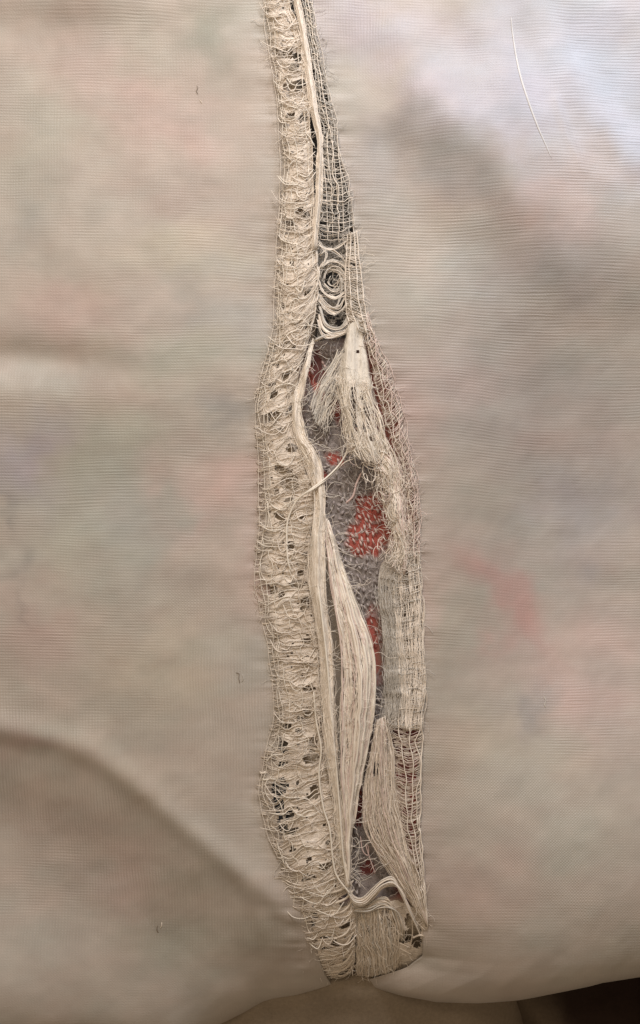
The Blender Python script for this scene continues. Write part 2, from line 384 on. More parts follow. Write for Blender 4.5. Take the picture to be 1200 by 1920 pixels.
def panel(side):
    if side == 0:
        t = thing('silk_cloth', 'smooth taupe silk cloth to the left of the frayed seam, with a long diagonal fold', 'cloth', (250, 960, 0), 'silk cloth either side of the tear')
        nx, edge_far = 170, -170
    else:
        t = thing('silk_cloth', 'ribbed shiny silk cloth right of the torn seam, with a thin crease and its painted pale glint', 'cloth', (950, 960, 0), 'silk cloth either side of the tear')
        nx, edge_far = 170, 1370
    ny = 520; n_roll = 30
    a = np.linspace(0, 1, nx); a = 1 - (1 - a) ** 1.15 if False else a
    rows = np.linspace(0, 1, ny)
    X = np.empty((ny + n_roll, nx)); Y = np.empty_like(X); Z = np.empty_like(X)
    for j in range(nx):
        if side == 0: xa = edge_far + (525 - edge_far) * a[j]
        else: xa = 735 + (edge_far - 735) * a[j]
        eb = float(EB_L(xa) if side == 0 else EB_R(xa))
        yy = -160 + (eb + 160) * rows
        if side == 0: xx = edge_far + (XL(yy) + 24 + 14 * sstep(1590, 1680, yy) - edge_far) * a[j]
        else: xx = XRR(yy) - 8 + (edge_far - XRR(yy) + 8) * a[j]
        zz = height(xx, yy) + seam_pull(xx, yy, XL(yy) if side == 0 else XRR(yy))
        ce = sstep(330, 0, abs(xa - 630)); R = (210.0 if side == 1 else 190.0) * (1 - ce) + 300.0 * ce
        dd = np.clip(eb - yy, 0, R)
        drop = R - np.sqrt(np.maximum(R * R - (R - dd) ** 2, 0))
        zz = zz - np.minimum(drop, R) * 0.60
        X[:ny, j], Y[:ny, j], Z[:ny, j] = xx, yy, zz
        k = np.arange(1, n_roll + 1)
        X[ny:, j] = xx[-1]; Y[ny:, j] = yy[-1] - 0.02 * k ** 2 * 0.6; Z[ny:, j] = zz[-1] - (4.0 if side == 0 else 7.0) * k
    n = ny + n_roll
    idx = np.arange(n * nx).reshape(n, nx)
    f = np.stack([idx[:-1, :-1], idx[1:, :-1], idx[1:, 1:], idx[:-1, 1:]], -1).reshape(-1, 4)
    if side == 1: pass
    x, y, z = X.ravel(), Y.ravel(), Z.ravel()
    per = 5.6
    wx = 7 * fbm(x / 240, y / 180, 77 + side, 2); wy = 7 * fbm(x / 260, y / 150, 71 + side, 2)
    if side == 0:
        pull = np.exp(-np.abs(x - XL(y)) / 60)
        wy = wy + 5 * pull * noise(0 * x, y / 90, 5)
        sl = -0.01 * (x - 300)
    else:
        sl = -0.02 * (x - 700) + 0.00003 * (x - 800) ** 2
    stretch = 1.0
    uvs = np.stack([(x + wx) / 5.6, (y + wy + sl + 0.25 * z) / per], -1)
    attrs = {'tint': tints(x, y, PRINT_L if side == 0 else PRINT_SHEEN_SHADE_R, 11 + side * 7), 'weave': weave_map(x, y, side)}
    o = link('panel', np.stack([x, y, z], -1), f.tolist(), M_SILK, t, attrs=attrs, uv=uvs)
    md = o.modifiers.new('thickness', 'SOLIDIFY'); md.thickness = 1.6 / S; md.offset = -1
    return t
panel_l = panel(0); panel_r = panel(1)

def crease(pts, r):  # raised pale strip, painted stand-in for the glint of a glossy crease
    T = Tubes(); p = cat_rom(pts, 40); p[:, 2] = height(p[:, 0], p[:, 1]) + 0.6
    T.add(p, 1.7 * r * np.sin(np.linspace(0.25, math.pi - 0.05, 40)) ** 0.7, 8, 0.35, 0.2); T.build('crease_glint', M_CREASE_GLINT, panel_r)
crease([(958, 30), (962, 70), (974, 150), (998, 228), (1030, 306)], 1.3)  # pale strip painted as the crease's glint
# small snags and pulled threads in the smooth cloth
def snag(par, x, y, segs, mat, r=1.4):
    T = Tubes()
    segs = [(a * .7, b * .7, c * .6) for a, b, c in segs]
    p = cat_rom([(x + a, y + b, float(height(np.array([x + a]), np.array([y + b]))[0]) + c) for a, b, c in segs], 8)
    T.add(p, r * 0.5, 5); return T.build('snag', mat, par)
snag(panel_l, 369, 168, [(0, -12, 0), (2, -4, 2), (-1, 3, 2), (3, 12, 0)], M_DARKT)
snag(panel_l, 376, 190, [(-3, -6, 0), (1, 0, 2), (4, 5, 0)], M_BEIGE, 1.1)
snag(panel_l, 448, 1268, [(-8, -10, 0), (1, -8, 2), (0, 4, 2), (3, 18, 0)], M_DARKT)
snag(panel_l, 455, 1270, [(0, -10, 0), (2, 2, 2), (-2, 12, 0)], M_GREYT)
snag(panel_l, 290, 1757, [(0, -10, 0), (-3, 0, 2), (1, 12, 0)], M_DARKT, 1.8)
snag(panel_l, 296, 1750, [(2, -8, 0), (2, 0, 3), (-2, 10, 0)], M_IVORY, 1.8)
snag(panel_r, 1029, 1322, [(-4, -16, 0), (2, -4, 2), (-2, 6, 2), (1, 16, 0)], M_GREYT, 1.8)
snag(panel_r, 606, 74, [(-3, -3, 0), (0, 0, 2), (4, 2, 0)], M_DARKT, 1.0)
# ------------------------------------------------------------------ printed lining below, brown cloth at the bottom
def grid(x0, x1, y0, y1, nx, ny):
    X, Y = np.meshgrid(np.linspace(x0, x1, nx), np.linspace(y0, y1, ny))
    idx = np.arange(nx * ny).reshape(ny, nx)
    f = np.stack([idx[:-1, :-1], idx[1:, :-1], idx[1:, 1:], idx[:-1, 1:]], -1).reshape(-1, 4).tolist()
    return X.ravel(), Y.ravel(), f
TEARC = interp([(-160, 570), (0, 580), (200, 605), (400, 625), (640, 640), (900, 690), (1100, 720), (1300, 745), (1500, 735), (1700, 700)])
REDS = ((594, 690, 20, 42), (606, 738, 17, 26), (632, 768, 13, 30), (624, 854, 16, 14), (636, 864, 11, 11), (604, 888, 10, 12), (704, 955, 40, 34), (690, 1010, 44, 38), (722, 1000, 24, 40), (704, 1190, 20, 52), (712, 1245, 16, 46), (690, 1635, 20, 18), (672, 1515, 12, 46))
def lining():
    x, y, f = grid(440, 850, -160, 1815, 150, 560)
    z = -40 + 4 * fbm(x / 60, y / 60, 91, 2) - 60 * sstep(1740, 1815, y)
    z = z + 35 * (1 - sstep(-26, -4, x - XR(y))) * (1 - sstep(1700, 1760, y)) + 26 * sstep(-40, -10, x - XRR(y)) * (1 - sstep(1650, 1720, y))
    z = np.minimum(z, height(x, y) - 6 + 1.25 * roll(y))
    c = np.empty(x.shape + (3,)); c[:] = (0.53, 0.445, 0.345)
    wx = x + 9 * fbm(x / 24, y / 24, 93, 2); wy = y + 9 * fbm(x / 24, y / 24, 95, 2)
    def mix(m, col):
        nonlocal c
        m = np.clip(m, 0, 1)[..., None]; c = c * (1 - m) + np.asarray(col) * m
    top = sstep(-8, 2, x - XR(y)) * (1 - sstep(630, 650, wy)) * (1 - sstep(690, 720, wx))
    mix(top, (0.055, 0.052, 0.05))
    red = sstep(-14, 8, wx - np.interp(wy, [600, 660, 800, 1000, 1150, 1300, 1500, 1700], [580, 570, 575, 610, 660, 680, 650, 640])) * sstep(630, 660, wy) * (1 - sstep(1690, 1710, wy))
    tear = red.copy()
    mix(red, (0.46, 0.12, 0.095))
    mix(red * blob(wx, wy, 680, 1600, 60, 90), (0.10, 0.03, 0.03))
    mix(red * sstep(0.05, 0.3, noise(x / 26, y / 26, 97)) * (1 - sstep(900, 930, y)) * 0.8, (0.09, 0.05, 0.05))
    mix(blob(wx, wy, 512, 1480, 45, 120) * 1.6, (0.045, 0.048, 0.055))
    g = np.ones_like(x)
    for cx, cy, rx, ry in REDS: g *= sstep(0.7, 1.25, ((wx - cx) / rx) ** 2 + ((wy - cy) / ry) ** 2)
    g = g * (1 - sstep(-62, -40, x - XRR(y)) * ((y < 1010) | (y > 1290)))
    mix(tear * g, (0.35, 0.305, 0.29))
    mix(tear * (0.3 + 0.7 * g) * sstep(0.25, 0.5, noise(x / 9, y / 9, 98) + .4 * noise(x / 4, y / 4, 99)) * 0.6, (0.10, 0.08, 0.08))
    mix(red * sstep(-60, -40, x - XRR(y)) * (1 - sstep(980, 1060, wy)), (0.46, 0.19, 0.155))
    mix(sstep(-58, -40, x - XRR(y)) * sstep(1285, 1310, wy) * (1 - sstep(1440, 1500, wy)), (0.36, 0.12, 0.105))
    mix(red * sstep(700, 730, wx) * sstep(1000, 1060, wy) * (1 - sstep(1240, 1300, wy)), (0.33, 0.25, 0.19))
    t = thing('printed_lining', 'red and charcoal printed under cloth showing through the tear', 'cloth', (640, 960, -46))
    link('cloth', np.stack([x, y, z], -1), f, M_UNDER, t, attrs={'tint': c})
    # the knit shows as slanting pale stitches, denser over the grey ground than over the red
    rest = Tubes(); n = 0; todo = []
    for r in range(86):
        for q in range(20):
            px = 572 + q * 11 + (r % 2) * 5.5 + random.uniform(-3, 3); py = 640 + r * 12 + q * 3.5 + random.uniform(-3, 3)
            if py > 1690: continue
            lo = np.interp(py, [640, 760, 900, 1000, 1150, 1300, 1500, 1680], [582, 560, 598, 625, 670, 690, 660, 650]); hi = np.interp(py, [640, 760, 860, 900, 1000, 1100, 1300, 1400, 1560, 1680], [650, 650, 690, 730, 745, 720, 730, 700, 700, 740])
            if px < lo or px > hi: continue
            inred = any(((px - cx) / rx) ** 2 + ((py - cy) / ry) ** 2 < 1 for cx, cy, rx, ry in REDS)
            big = 925 < py < 1062 and px > 634
            if inred and not big and random.random() < .8: continue
            if big and px - 705 > (py - 960) * -.3 and random.random() < .25: continue
            if noise(px / 30, py / 30, 109) > 0.35 and not big: continue
            todo.append((0 if big else 1, px, py, inred))
    todo.sort(key=lambda a: a[0])
    greys = [thread_material('grey_stitch', (0.50, 0.45, 0.43), rough=.8), thread_material('lilac_stitch', (0.44, 0.39, 0.385), rough=.8)]
    for (bg_, px, py, inred) in todo:
        L = random.uniform(6.5, 8.5) if bg_ == 0 else random.uniform(4.5, 8.0); a = random.gauss(1.0, .28 if inred else .6); z0 = -42 if True else 0
        cx, cy = L * math.cos(a), L * math.sin(a)
        P_ = cat_rom([(px - cx * .9, py - cy * .9, -37), (px, py, -31 + random.uniform(-2, 2)), (px + cx * .9, py + cy * .9, -37)], 6)
        rr = np.array([0.5, 1.6, 2.3, 2.3, 1.6, 0.5]) * random.uniform(.6, 1.1) * (1.05 if bg_ == 0 else 1)
        if n < 290:
            T = Tubes(); T.add(P_, rr, 6, 0.5); T.build('stitch', M_WHITE if inred else random.choice(greys), t); n += 1
        else: rest.add(P_, rr, 6, 0.5)
    rest.build('stitches', greys[0], t, 'stuff')
lining()

def brown():
    x, y, f = grid(-600, 2200, 1640, 2900, 280, 150)
    z = -150 + 10 * fbm(x / 160, y / 90, 101, 2) - 0.10 * (y - 1840)
    z = z + 40 * np.exp(-((x - 640) / 240) ** 2) * np.exp(-((y - 1890) / 90) ** 2) - 330 * sstep(860, 1230, x) 
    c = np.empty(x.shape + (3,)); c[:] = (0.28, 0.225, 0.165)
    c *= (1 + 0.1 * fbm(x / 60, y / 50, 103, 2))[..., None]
    t = thing('brown_cloth', 'shadowed brown cloth under the lower hem of the silk', 'cloth', (640, 1890, -150))
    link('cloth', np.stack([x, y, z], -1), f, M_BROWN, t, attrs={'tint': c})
    # folded cloth in the corner; a near-black sheet paints the shaded gap beneath
    t = thing('folded_cloth', 'brown folded cloth and painted gap shade in the bottom right corner below the hem', 'cloth', (1160, 1920, -230))
    x, y, f = grid(880, 2200, 1640, 2900, 200, 150)
    x = x + 0.8 * (y - 1900) * (1 - sstep(900, 1300, x))
    z = -245 + 10 * fbm(x / 70, y / 60, 108, 3) - 90 * (1 - sstep(0, 90, x - 0.8 * (y - 1900) - 890))
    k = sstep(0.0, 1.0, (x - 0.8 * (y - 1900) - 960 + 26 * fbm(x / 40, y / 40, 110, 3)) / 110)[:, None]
    link('gap_shade_layer', np.stack([x, y, z], -1), f, M_BROWN, t, attrs={'tint': np.array([[0.15, 0.115, 0.08]]) * (1 - k) + np.array([[0.030, 0.016, 0.011]]) * k})  # colour grades to near-black as painted shade of the deep gap
    for ctrl, rad in (([(1160, 2190, -330), (1240, 2085, -300), (1320, 2030, -290), (1440, 2000, -330)], 75), ([(1345, 1780, -240), (1322, 1880, -220), (1326, 1990, -220), (1310, 2120, -250)], 62)):
        T = Tubes(); T.add(cat_rom(ctrl, 24), rad, 24, 0.8, 0.3)
        vv = np.vstack(T.v); vv[:, 2] += 6 * fbm(vv[:, 0] / 40, vv[:, 1] / 40, 107, 2)
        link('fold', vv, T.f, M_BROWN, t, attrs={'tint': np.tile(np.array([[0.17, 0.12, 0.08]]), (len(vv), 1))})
brown()

# ------------------------------------------------------------------ sheets of worn silk between guide lines
class Sheet:
    def __init__(self, guides, z=0.0, bulge=0.0, sag=None, tilt=None, amp=8.0, seed=0, cell=(34, 15), n=220, zc=(20, 12), za=3.0):
        self.g = np.stack([cat_rom([(p[0], p[1], (p[2] if len(p) > 2 else 0) + z) for p in g], n) for g in guides])   # k, n, 3
        self.n = n; self.bulge = bulge; self.sag = sag; self.tilt = tilt; self.amp = amp; self.seed = seed; self.cell = cell; self.zc = zc; self.za = za
        self.len = np.linalg.norm(np.diff(self.g.mean(0), axis=0), axis=1).sum()
        self.wid = np.linalg.norm(np.diff(self.g, axis=0), axis=2).sum(0).mean()
    def at(self, u, v):
        u, v = np.broadcast_arrays(np.asarray(u, float), np.asarray(v, float))
        k = len(self.g) - 1
        uu = np.clip(u, 0, 1) * k; i = np.clip(uu.astype(int), 0, k - 1); fu = uu - i
        vv = np.clip(v, 0, 1) * (self.n - 1); j = np.clip(vv.astype(int), 0, self.n - 2); fv = (vv - j)
        def G(ii, jj): return self.g[ii, jj]
        p = (G(i, j) * ((1 - fu) * (1 - fv))[..., None] + G(i + 1, j) * (fu * (1 - fv))[..., None]
             + G(i, j + 1) * ((1 - fu) * fv)[..., None] + G(i + 1, j + 1) * (fu * fv)[..., None])
        uo = u - np.clip(u, 0, 1)
        p[..., 0] += uo * self.wid
        q = 4 * np.clip(u, 0, 1) * (1 - np.clip(u, 0, 1))
        y0 = p[..., 1].copy()
        p[..., 2] += self.bulge * q
        if self.sag is not None: p[..., 1] += self.sag(y0) * q
        if self.tilt is not None: p[..., 1] += self.tilt(y0) * np.clip(u, 0, 1) ** 1.3
        e = sstep(0, 0.12, u) * (1 - 0.5 * sstep(0.9, 1, u))
        x, y = p[..., 0], p[..., 1]
        dy = self.amp * noise(x / self.cell[0], y0 / self.cell[1], self.seed) + 0.5 * self.amp * noise(x / self.cell[0] * 2, y0 / self.cell[1] * 1.7, self.seed + 1)
        dx = 0.4 * self.amp * noise(x / 26, y0 / 20, self.seed + 2)
        p[..., 1] += dy * e; p[..., 0] += dx * e
        p[..., 2] += self.za * noise(x / self.zc[0], y0 / self.zc[1], self.seed + 3) + roll(p[..., 1])
        return p
    def opening(self, u, v):
        """how far the across threads are pulled apart (for holes)"""
        d = 3.0 / self.len
        a = self.at(u, v - d); b = self.at(u, v + d)
        return np.hypot(b[..., 0] - a[..., 0], b[..., 1] - a[..., 1]) / 6.0
    def film(self, name, mat, par, res=3.0, hole=lambda x, y, op: op > 1.5, dz=-2.0, u0=0.0, u1=1.0, fade=(0.0, 0.0, 0.0, 0.0)):
        nu = max(4, int(self.wid * (u1 - u0) / res)); nv = max(6, int(self.len / res))
        U, V = np.meshgrid(np.linspace(u0, u1, nu + 1), np.linspace(0, 1, nv + 1))
        p = self.at(U, V); p[..., 2] += dz
        op = self.opening(U, V)
        p[..., :2] += rng.uniform(-.33, .33, p[..., :2].shape) * res
        idx = np.arange((nu + 1) * (nv + 1)).reshape(nv + 1, nu + 1)
        f = np.stack([idx[:-1, :-1], idx[1:, :-1], idx[1:, 1:], idx[:-1, 1:]], -1).reshape(-1, 4)
        pc = 0.25 * (p[:-1, :-1] + p[1:, :-1] + p[1:, 1:] + p[:-1, 1:]); oc = op[:-1, :-1]
        F = np.ones_like(U)
        for e_, q_ in zip(fade, (U - u0, u1 - U, V, 1 - V)):
            if e_ > 0: F = F * sstep(0, e_, q_)
        keep = ~hole(pc[..., 0], pc[..., 1], oc).ravel()
        f = f[keep]
        used = np.unique(f); mp = -np.ones(idx.size, int); mp[used] = np.arange(len(used))
        return link(name, p.reshape(-1, 3)[used], mp[f].tolist(), mat, par, attrs={'fade': F.reshape(-1, 1)[used]})
    def across(self, T, v, r, u0=0.0, u1=1.0, n=16, wob=1.0):
        u = np.linspace(u0, u1, n)
        p = self.at(u, np.full(n, v)); s = random.uniform(0, 999)
        p[:, 1] += wob * noise(u * 6 + s, 0 * u, 3); p[:, 2] += 1.5 * wob * noise(u * 4 + s, 0 * u + 5, 3) + random.uniform(0, 2.5)
        T.add(p, r)
    def along(self, T, u, r, v0=0.0, v1=1.0, n=60, wob=2.0, lift=2.0, wl=60.0, flat=1.0):
        v = np.linspace(v0, v1, n); s = random.uniform(0, 999)
        uu = u + wob / max(self.wid, 6) * fbm(v * self.len / wl + s, 0 * v, 9, 2)
        p = self.at(uu, v); p[:, 2] += lift + 1.2 * noise(v * self.len / 18 + s, 0 * v + 3, 5)
        T.add(p, r, 5, flat)

def strands(par, sheet, n_part, n_fine, mats, name='strand', r=(1.2, 2.2), rf=(0.55, 0.95), mode='across', u0=0, u1=1, v0=0, v1=1, fine_mat=None, wob=1.0, n=16, lift=2.0, short=0.25):
    for i in range(n_part):
        T = Tubes()
        a, b = u0, u1
        if mode == 'across':
            if random.random() < short: a = u0 + random.uniform(0, .35) * (u1 - u0)
            if random.random() < short: b = u1 - random.uniform(0, .35) * (u1 - u0)
            sheet.across(T, v0 + (v1 - v0) * (i + random.random()) / n_part, random.uniform(*r), a, b, n, wob)
        else:
            a, b = v0, v1
            if random.random() < short: a = v0 + random.uniform(0, .4) * (v1 - v0)
            if random.random() < short: b = v1 - random.uniform(0, .4) * (v1 - v0)
            sheet.along(T, u0 + (u1 - u0) * (i + 0.5 + random.uniform(-.4, .4)) / n_part, random.uniform(*r), a, b, n, wob, lift)
        T.build(name, random.choice(mats), par)
    if n_fine:
        T = Tubes()
        for i in range(n_fine):
            a, b = u0, u1
            if mode == 'across':
                if random.random() < .5: a = u0 + random.uniform(0, .6) * (u1 - u0)
                if random.random() < .5: b = min(u1, a + random.uniform(.3, 1.0) * (u1 - u0))
                sheet.across(T, random.uniform(v0, v1), random.uniform(*rf), a, b, n, wob * 2)
            else:
                a = random.uniform(v0, v1 - .3 * (v1 - v0)); b = min(v1, a + random.uniform(.25, .9) * (v1 - v0))
                sheet.along(T, random.uniform(u0, u1), random.uniform(*rf), a, b, max(12, n // 2), wob * 2, lift * random.uniform(.3, 1.6))
        T.build('fine_fibres', fine_mat or mats[0], par, 'stuff')

def fuzz(par, sheet, n, mat, L=(10, 34), r=(.22, .5), u0=0.0, u1=1.0, v0=0.0, v1=1.0, lift=3.0):
    T = Tubes()
    for i in range(n):
        p = sheet.at(random.uniform(u0, u1), random.uniform(v0, v1)); a = random.uniform(0, 6.28); l = random.uniform(*L) / 6
        q = [(p[0], p[1], p[2] + 1)]
        for k in range(6):
            a += random.uniform(-.7, .7); q.append((q[-1][0] + l * math.cos(a), q[-1][1] + l * math.sin(a), p[2] + random.uniform(0, lift)))
        T.add(cat_rom(q, 10), random.uniform(*r), 3)
    T.build('fuzz', mat, par, 'stuff')
def ys(fx, y0, y1, step=30, z=0):
    y = np.arange(y0, y1 + 1, step, dtype=float)
    return [(float(fx(a)), float(a), z) for a in y]

# --- the long frayed strip left of the tear
SAG = interp([(-160, 8), (200, 8), (420, 14), (500, 24), (600, 18), (680, 4), (780, 2), (900, 3), (1000, 5), (1300, 3), (1480, 6), (1600, 6), (1700, 9), (1800, 8), (1868, 2)])
TILT = interp([(-160, 0), (400, 0), (450, -10), (540, -28), (620, -40), (700, -62), (780, -40), (860, -10), (1000, 0), (1300, 0), (1450, -12), (1560, -28), (1680, -30), (1780, -18), (1868, -6)])
strip = thing('frayed_strip', 'long ladder of ivory silk threads fraying along the left side of the tear', 'frayed silk', (545, 960, 0), 'frayed strips along the tear')
sh = Sheet([ys(XL, -60, 1868, 32), ys(lambda y: 0.5 * (XL(y) + XR(y)), -60, 1868, 32), ys(XR, -60, 1868, 32)], z=3, bulge=12, sag=SAG, tilt=TILT, amp=9, seed=201, n=400)
OPEN = [(550, 130, 11, 9), (548, 172, 12, 16), (535, 238, 10, 3), (537, 270, 6, 4), (558, 270, 6, 4), (572, 405, 10, 8), (540, 435, 8, 6), (541, 645, 11, 8), (545, 905, 16, 18),
        (518, 920, 5, 10), (560, 1095, 16, 8), (572, 1130, 8, 14), (586, 1395, 9, 15), (580, 1290, 12, 5), (588, 1480, 8, 12), (575, 1335, 8, 8), (583, 1718, 18, 6), (520, 1775, 8, 5), (610, 1765, 15, 4), (612, 1790, 14, 4),
        (520, 1508, 15, 15), (520, 1385, 8, 8), (512, 1402, 14, 4), (525, 1470, 20, 14), (522, 1560, 6, 30), (605, 1815, 8, 3), (575, 1200, 10, 5), (530, 980, 8, 8)]
def hole_strip(x, y, op):
    lim = 2.0 - 0.28 * ((y > 1350) & (y < 1610) & (x < 540)) + 0.35 * ((y > 1160) & (y < 1340)) + 0.2 * ((y > 200) & (y < 420))
    h = op > lim
    for cx, cy, rx, ry in OPEN: h |= ((x - cx) / rx) ** 2 + ((y - cy) / ry) ** 2 + 0.5 * noise(x / 6, y / 6, 3) < 1
    h |= noise(x / 9, y / 5, 211) > 0.86
    h |= (noise(x / 3.4, y / 3, 213) > 0.45) & (np.abs(x - XL(y)) < 9)
    return h
sh.film('silk_film', M_FILM, strip, 2.1, hole_strip, -0.8, fade=(.26, 0, 0, 0))
strands(strip, sh, 250, 700, [M_IVORY, M_IVORY, M_CREAM, M_BEIGE], r=(0.5, 1.15), rf=(0.28, 0.5), fine_mat=M_IVORY, wob=2.2)
fuzz(strip, sh, 1500, M_IVORY)
for u, r, v0, v1, wb in ((-0.02, 0.8, 0, .87, 2.5), (0.07, 1.0, 0, .88, 5), (0.17, 1.2, 0.05, 0.55, 7), (0.30, 1.0, 0.2, 0.45, 9), (0.12, 1.1, .5, .93, 8), (0.24, 1.1, .55, .95, 8), (0.45, 1.0, .15, .35, 9),
                         (0.6, 1.1, .5, .8, 12), (0.98, 1.8, 0.0, 0.38, 3), (0.90, 1.3, 0.02, .4, 6), (0.8, 1.4, .62, .92, 10), (0.93, 1.6, .66, .95, 5), (0.75, 1.0, .4, .62, 14)):
    T = Tubes(); sh.along(T, u, r * 0.72, v0, v1, 130, wb, 3.0, 34.0); T.build('warp_thread', random.choice([M_IVORY, M_CREAM]), strip)
# stray curls and swags of thread lying over the strip
for i in range(170):
    v = random.uniform(0.02, 0.96); u = random.uniform(.12, .8); p0 = sh.at(u, v)
    W_ = random.uniform(8, 30); H_ = random.choice((1, 1, 1, -1)) * random.uniform(4, 18); tl = random.uniform(-10, 10)
    a = [(p0[0] - W_, p0[1] - tl + random.uniform(-4, 4), p0[2] + 2), (p0[0] - W_ * .45, p0[1] + H_ * .8, p0[2] + 5), (p0[0] + W_ * .3, p0[1] + H_, p0[2] + 5), (p0[0] + W_, p0[1] + tl, p0[2] + 2)]
    T = Tubes(); T.add(cat_rom(a, 14), random.uniform(.5, 1.2)); T.build('stray_thread', random.choice([M_CREAM, M_IVORY]), strip)
T = Tubes()
for i in range(90):                                                # threads running on into the cloth at the gathered foot
    sh.across(T, random.uniform(0.885, 0.985), random.uniform(.5, 1.0), random.uniform(-.5, -.1), random.uniform(.05, .5), 10, 2)
T.build('fine_fibres', M_BEIGE, strip, 'stuff')
# little loops standing along the left border
for i in range(130):
    y = random.uniform(380, 1640); x = float(XL(y)); T = Tubes()
    if 640 < y < 800 and random.random() < .5: mt = M_CREAM
    else: mt = random.choice([M_IVORY, M_BEIGE])
    L = random.uniform(5, 13)
    T.add(cat_rom([(x - random.uniform(2, 7), y, 1), (x + 1, y + random.uniform(-2, 2), 5), (x + L, y + random.uniform(-3, 4), 4)], 7), random.uniform(.7, 1.3))
    T.build('thread_loop', mt, strip)

# --- rolled pale cord at the top of the seam
cord = thing('seam_cord', 'pale rolled silk cord running down the middle of the seam at the top', 'cord', (575, 120, 12))
CORD = [(548, -60), (556, 0), (566, 50), (575, 105), (582, 160), (590, 215), (600, 262), (599, 310), (597, 370), (592, 430), (589, 470)]
cs = Sheet([[(x - 9 * k(y), y, 4) for x, y in CORD] if False else [(x - (6 if y < 250 else 4), y, 5) for x, y in CORD], [(x, y, 16) for x, y in CORD], [(x + (6 if y < 250 else 4), y, 5) for x, y in CORD]], amp=2.5, seed=301, n=160)
cs.film('silk_film', M_FILMB, cord, 2.6, lambda x, y, op: (noise(x / 4, y / 22, 303) > 0.25), -1)
fuzz(cord, cs, 120, M_IVORY)
strands(cord, cs, 20, 90, [M_IVORY, M_GREYT, M_BEIGE], mode='along', r=(.5, 1.0), n=40, wob=3, fine_mat=M_IVORY)

# --- dark-backed net right of the cord
net = thing('frayed_net', 'open net of grey silk threads over dark cloth at the upper right of the seam', 'frayed silk', (620, 230, 0))
NL = interp([(-60, 556), (0, 566), (100, 583), (200, 596), (260, 604), (320, 600), (400, 597), (460, 598)])
ns = Sheet([ys(NL, -60, 455), ys(lambda y: 0.5 * (NL(y) + XRR(y)), -60, 455), ys(XRR, -60, 455)], z=0, bulge=3, sag=interp([(0, 4), (500, 6)]), tilt=interp([(0, 6), (200, 8), (330, -6), (460, 2)]), amp=4.0, seed=311, cell=(22, 13))
def hole_net(x, y, op):
    h = noise(x / 6.5, y / 6.5, 313) > -0.14 + 0.30 * (y < 60) + 0.16 * ((y > 255) & (y < 330))
    for cx, cy, rx, ry in ((600, 135, 5, 8), (587, 170, 5, 6), (616, 227, 5, 6), (603, 355, 5, 8), (590, 380, 5, 9), (622, 400, 12, 12), (640, 385, 6, 6), (604, 428, 6, 8), (634, 432, 7, 6), (618, 455, 7, 8), (650, 375, 8, 6), (588, 345, 5, 11), (585, 100, 4, 3), (574, 8, 5, 7)):
        h |= ((x - cx) / rx) ** 2 + ((y - cy) / ry) ** 2 < 1
    return h
ns.film('silk_film', M_FILMG, net, 2.4, hole_net, -2)
strands(net, ns, 78, 110, [M_GREYT, M_IVORY, M_IVORY], r=(0.45, 1.0), rf=(.3, .5), fine_mat=M_GREYT, wob=2.5, n=12)
fuzz(net, ns, 260, M_GREYT)
for u in (0.1, 0.34, 0.55, 0.78, 0.97):
    T = Tubes(); ns.along(T, u, random.uniform(.6, 1.0), 0, 1, 70, 5, 3, 24); T.build('warp_thread', random.choice([M_IVORY, M_GREYT, M_CREAM]), net)
for x0 in (606, 616, 626, 636):
    T = Tubes(); T.add(cat_rom([(x0 - 4, 240 + random.uniform(-10, 20), 4), (x0, 300, 6), (x0 + 6, 360, 6), (x0 + 8, 430 + random.uniform(-20, 20), 4)], 30), 0.8); T.build('warp_thread', M_IVORY, net)

# --- swirl of threads round the dark hole
swirl = thing('thread_swirl', 'swirl of grey-white silk threads round a black hole above the red tear', 'frayed silk', (625, 540, 0))
ss = Sheet([[(592, 448), (597, 500), (600, 560), (594, 640)], [(622, 446), (624, 520), (628, 580), (622, 634)], [(650, 446), (648, 520), (652, 580), (656, 622)]], z=-14, amp=4, seed=321)
def hole_sw(x, y, op):
    h = ((x - 624) / 17) ** 2 + ((y - 523) / 15) ** 2 < 1
    for cx, cy, rx, ry in ((612, 550, 12, 6), (640, 568, 9, 5), (622, 590, 13, 7), (640, 605, 8, 10), (606, 622, 7, 12), (612, 600, 5, 12), (635, 500, 12, 4), (640, 545, 6, 9)): h |= ((x - cx) / rx) ** 2 + ((y - cy) / ry) ** 2 < 1
    return h | (noise(x / 8, y / 6, 323) > 0.6)
ss.film('silk_film', M_FILMG, swirl, 2.2, hole_sw, 0)
fuzz(swirl, ss, 160, M_GREYT, lift=10)
for i in range(34):
    a0 = random.uniform(-math.pi, 0.2); a1 = a0 + random.uniform(1.6, 4.2); R0 = random.uniform(13, 33)
    a = np.linspace(a0, a1, 18); R = R0 + (a - a0) * random.uniform(-3, 3)
    ex, ey = random.gauss(0, 4), random.gauss(0, 5); R = R * (1 + 0.12 * np.sin(a * 3 + i)); p = np.c_[624 + ex + R * 0.92 * np.cos(a), 524 + ey + R * np.sin(a), -12 + 0.35 * R + 3 * np.sin(a * 2 + i)]
    p[:, 0] = np.clip(p[:, 0], 590, 656)
    T = Tubes(); T.add(p, random.uniform(.45, 1.1), 5, 0.6); T.build('strand', random.choice([M_GREYT, M_GREYT, M_IVORY]), swirl)
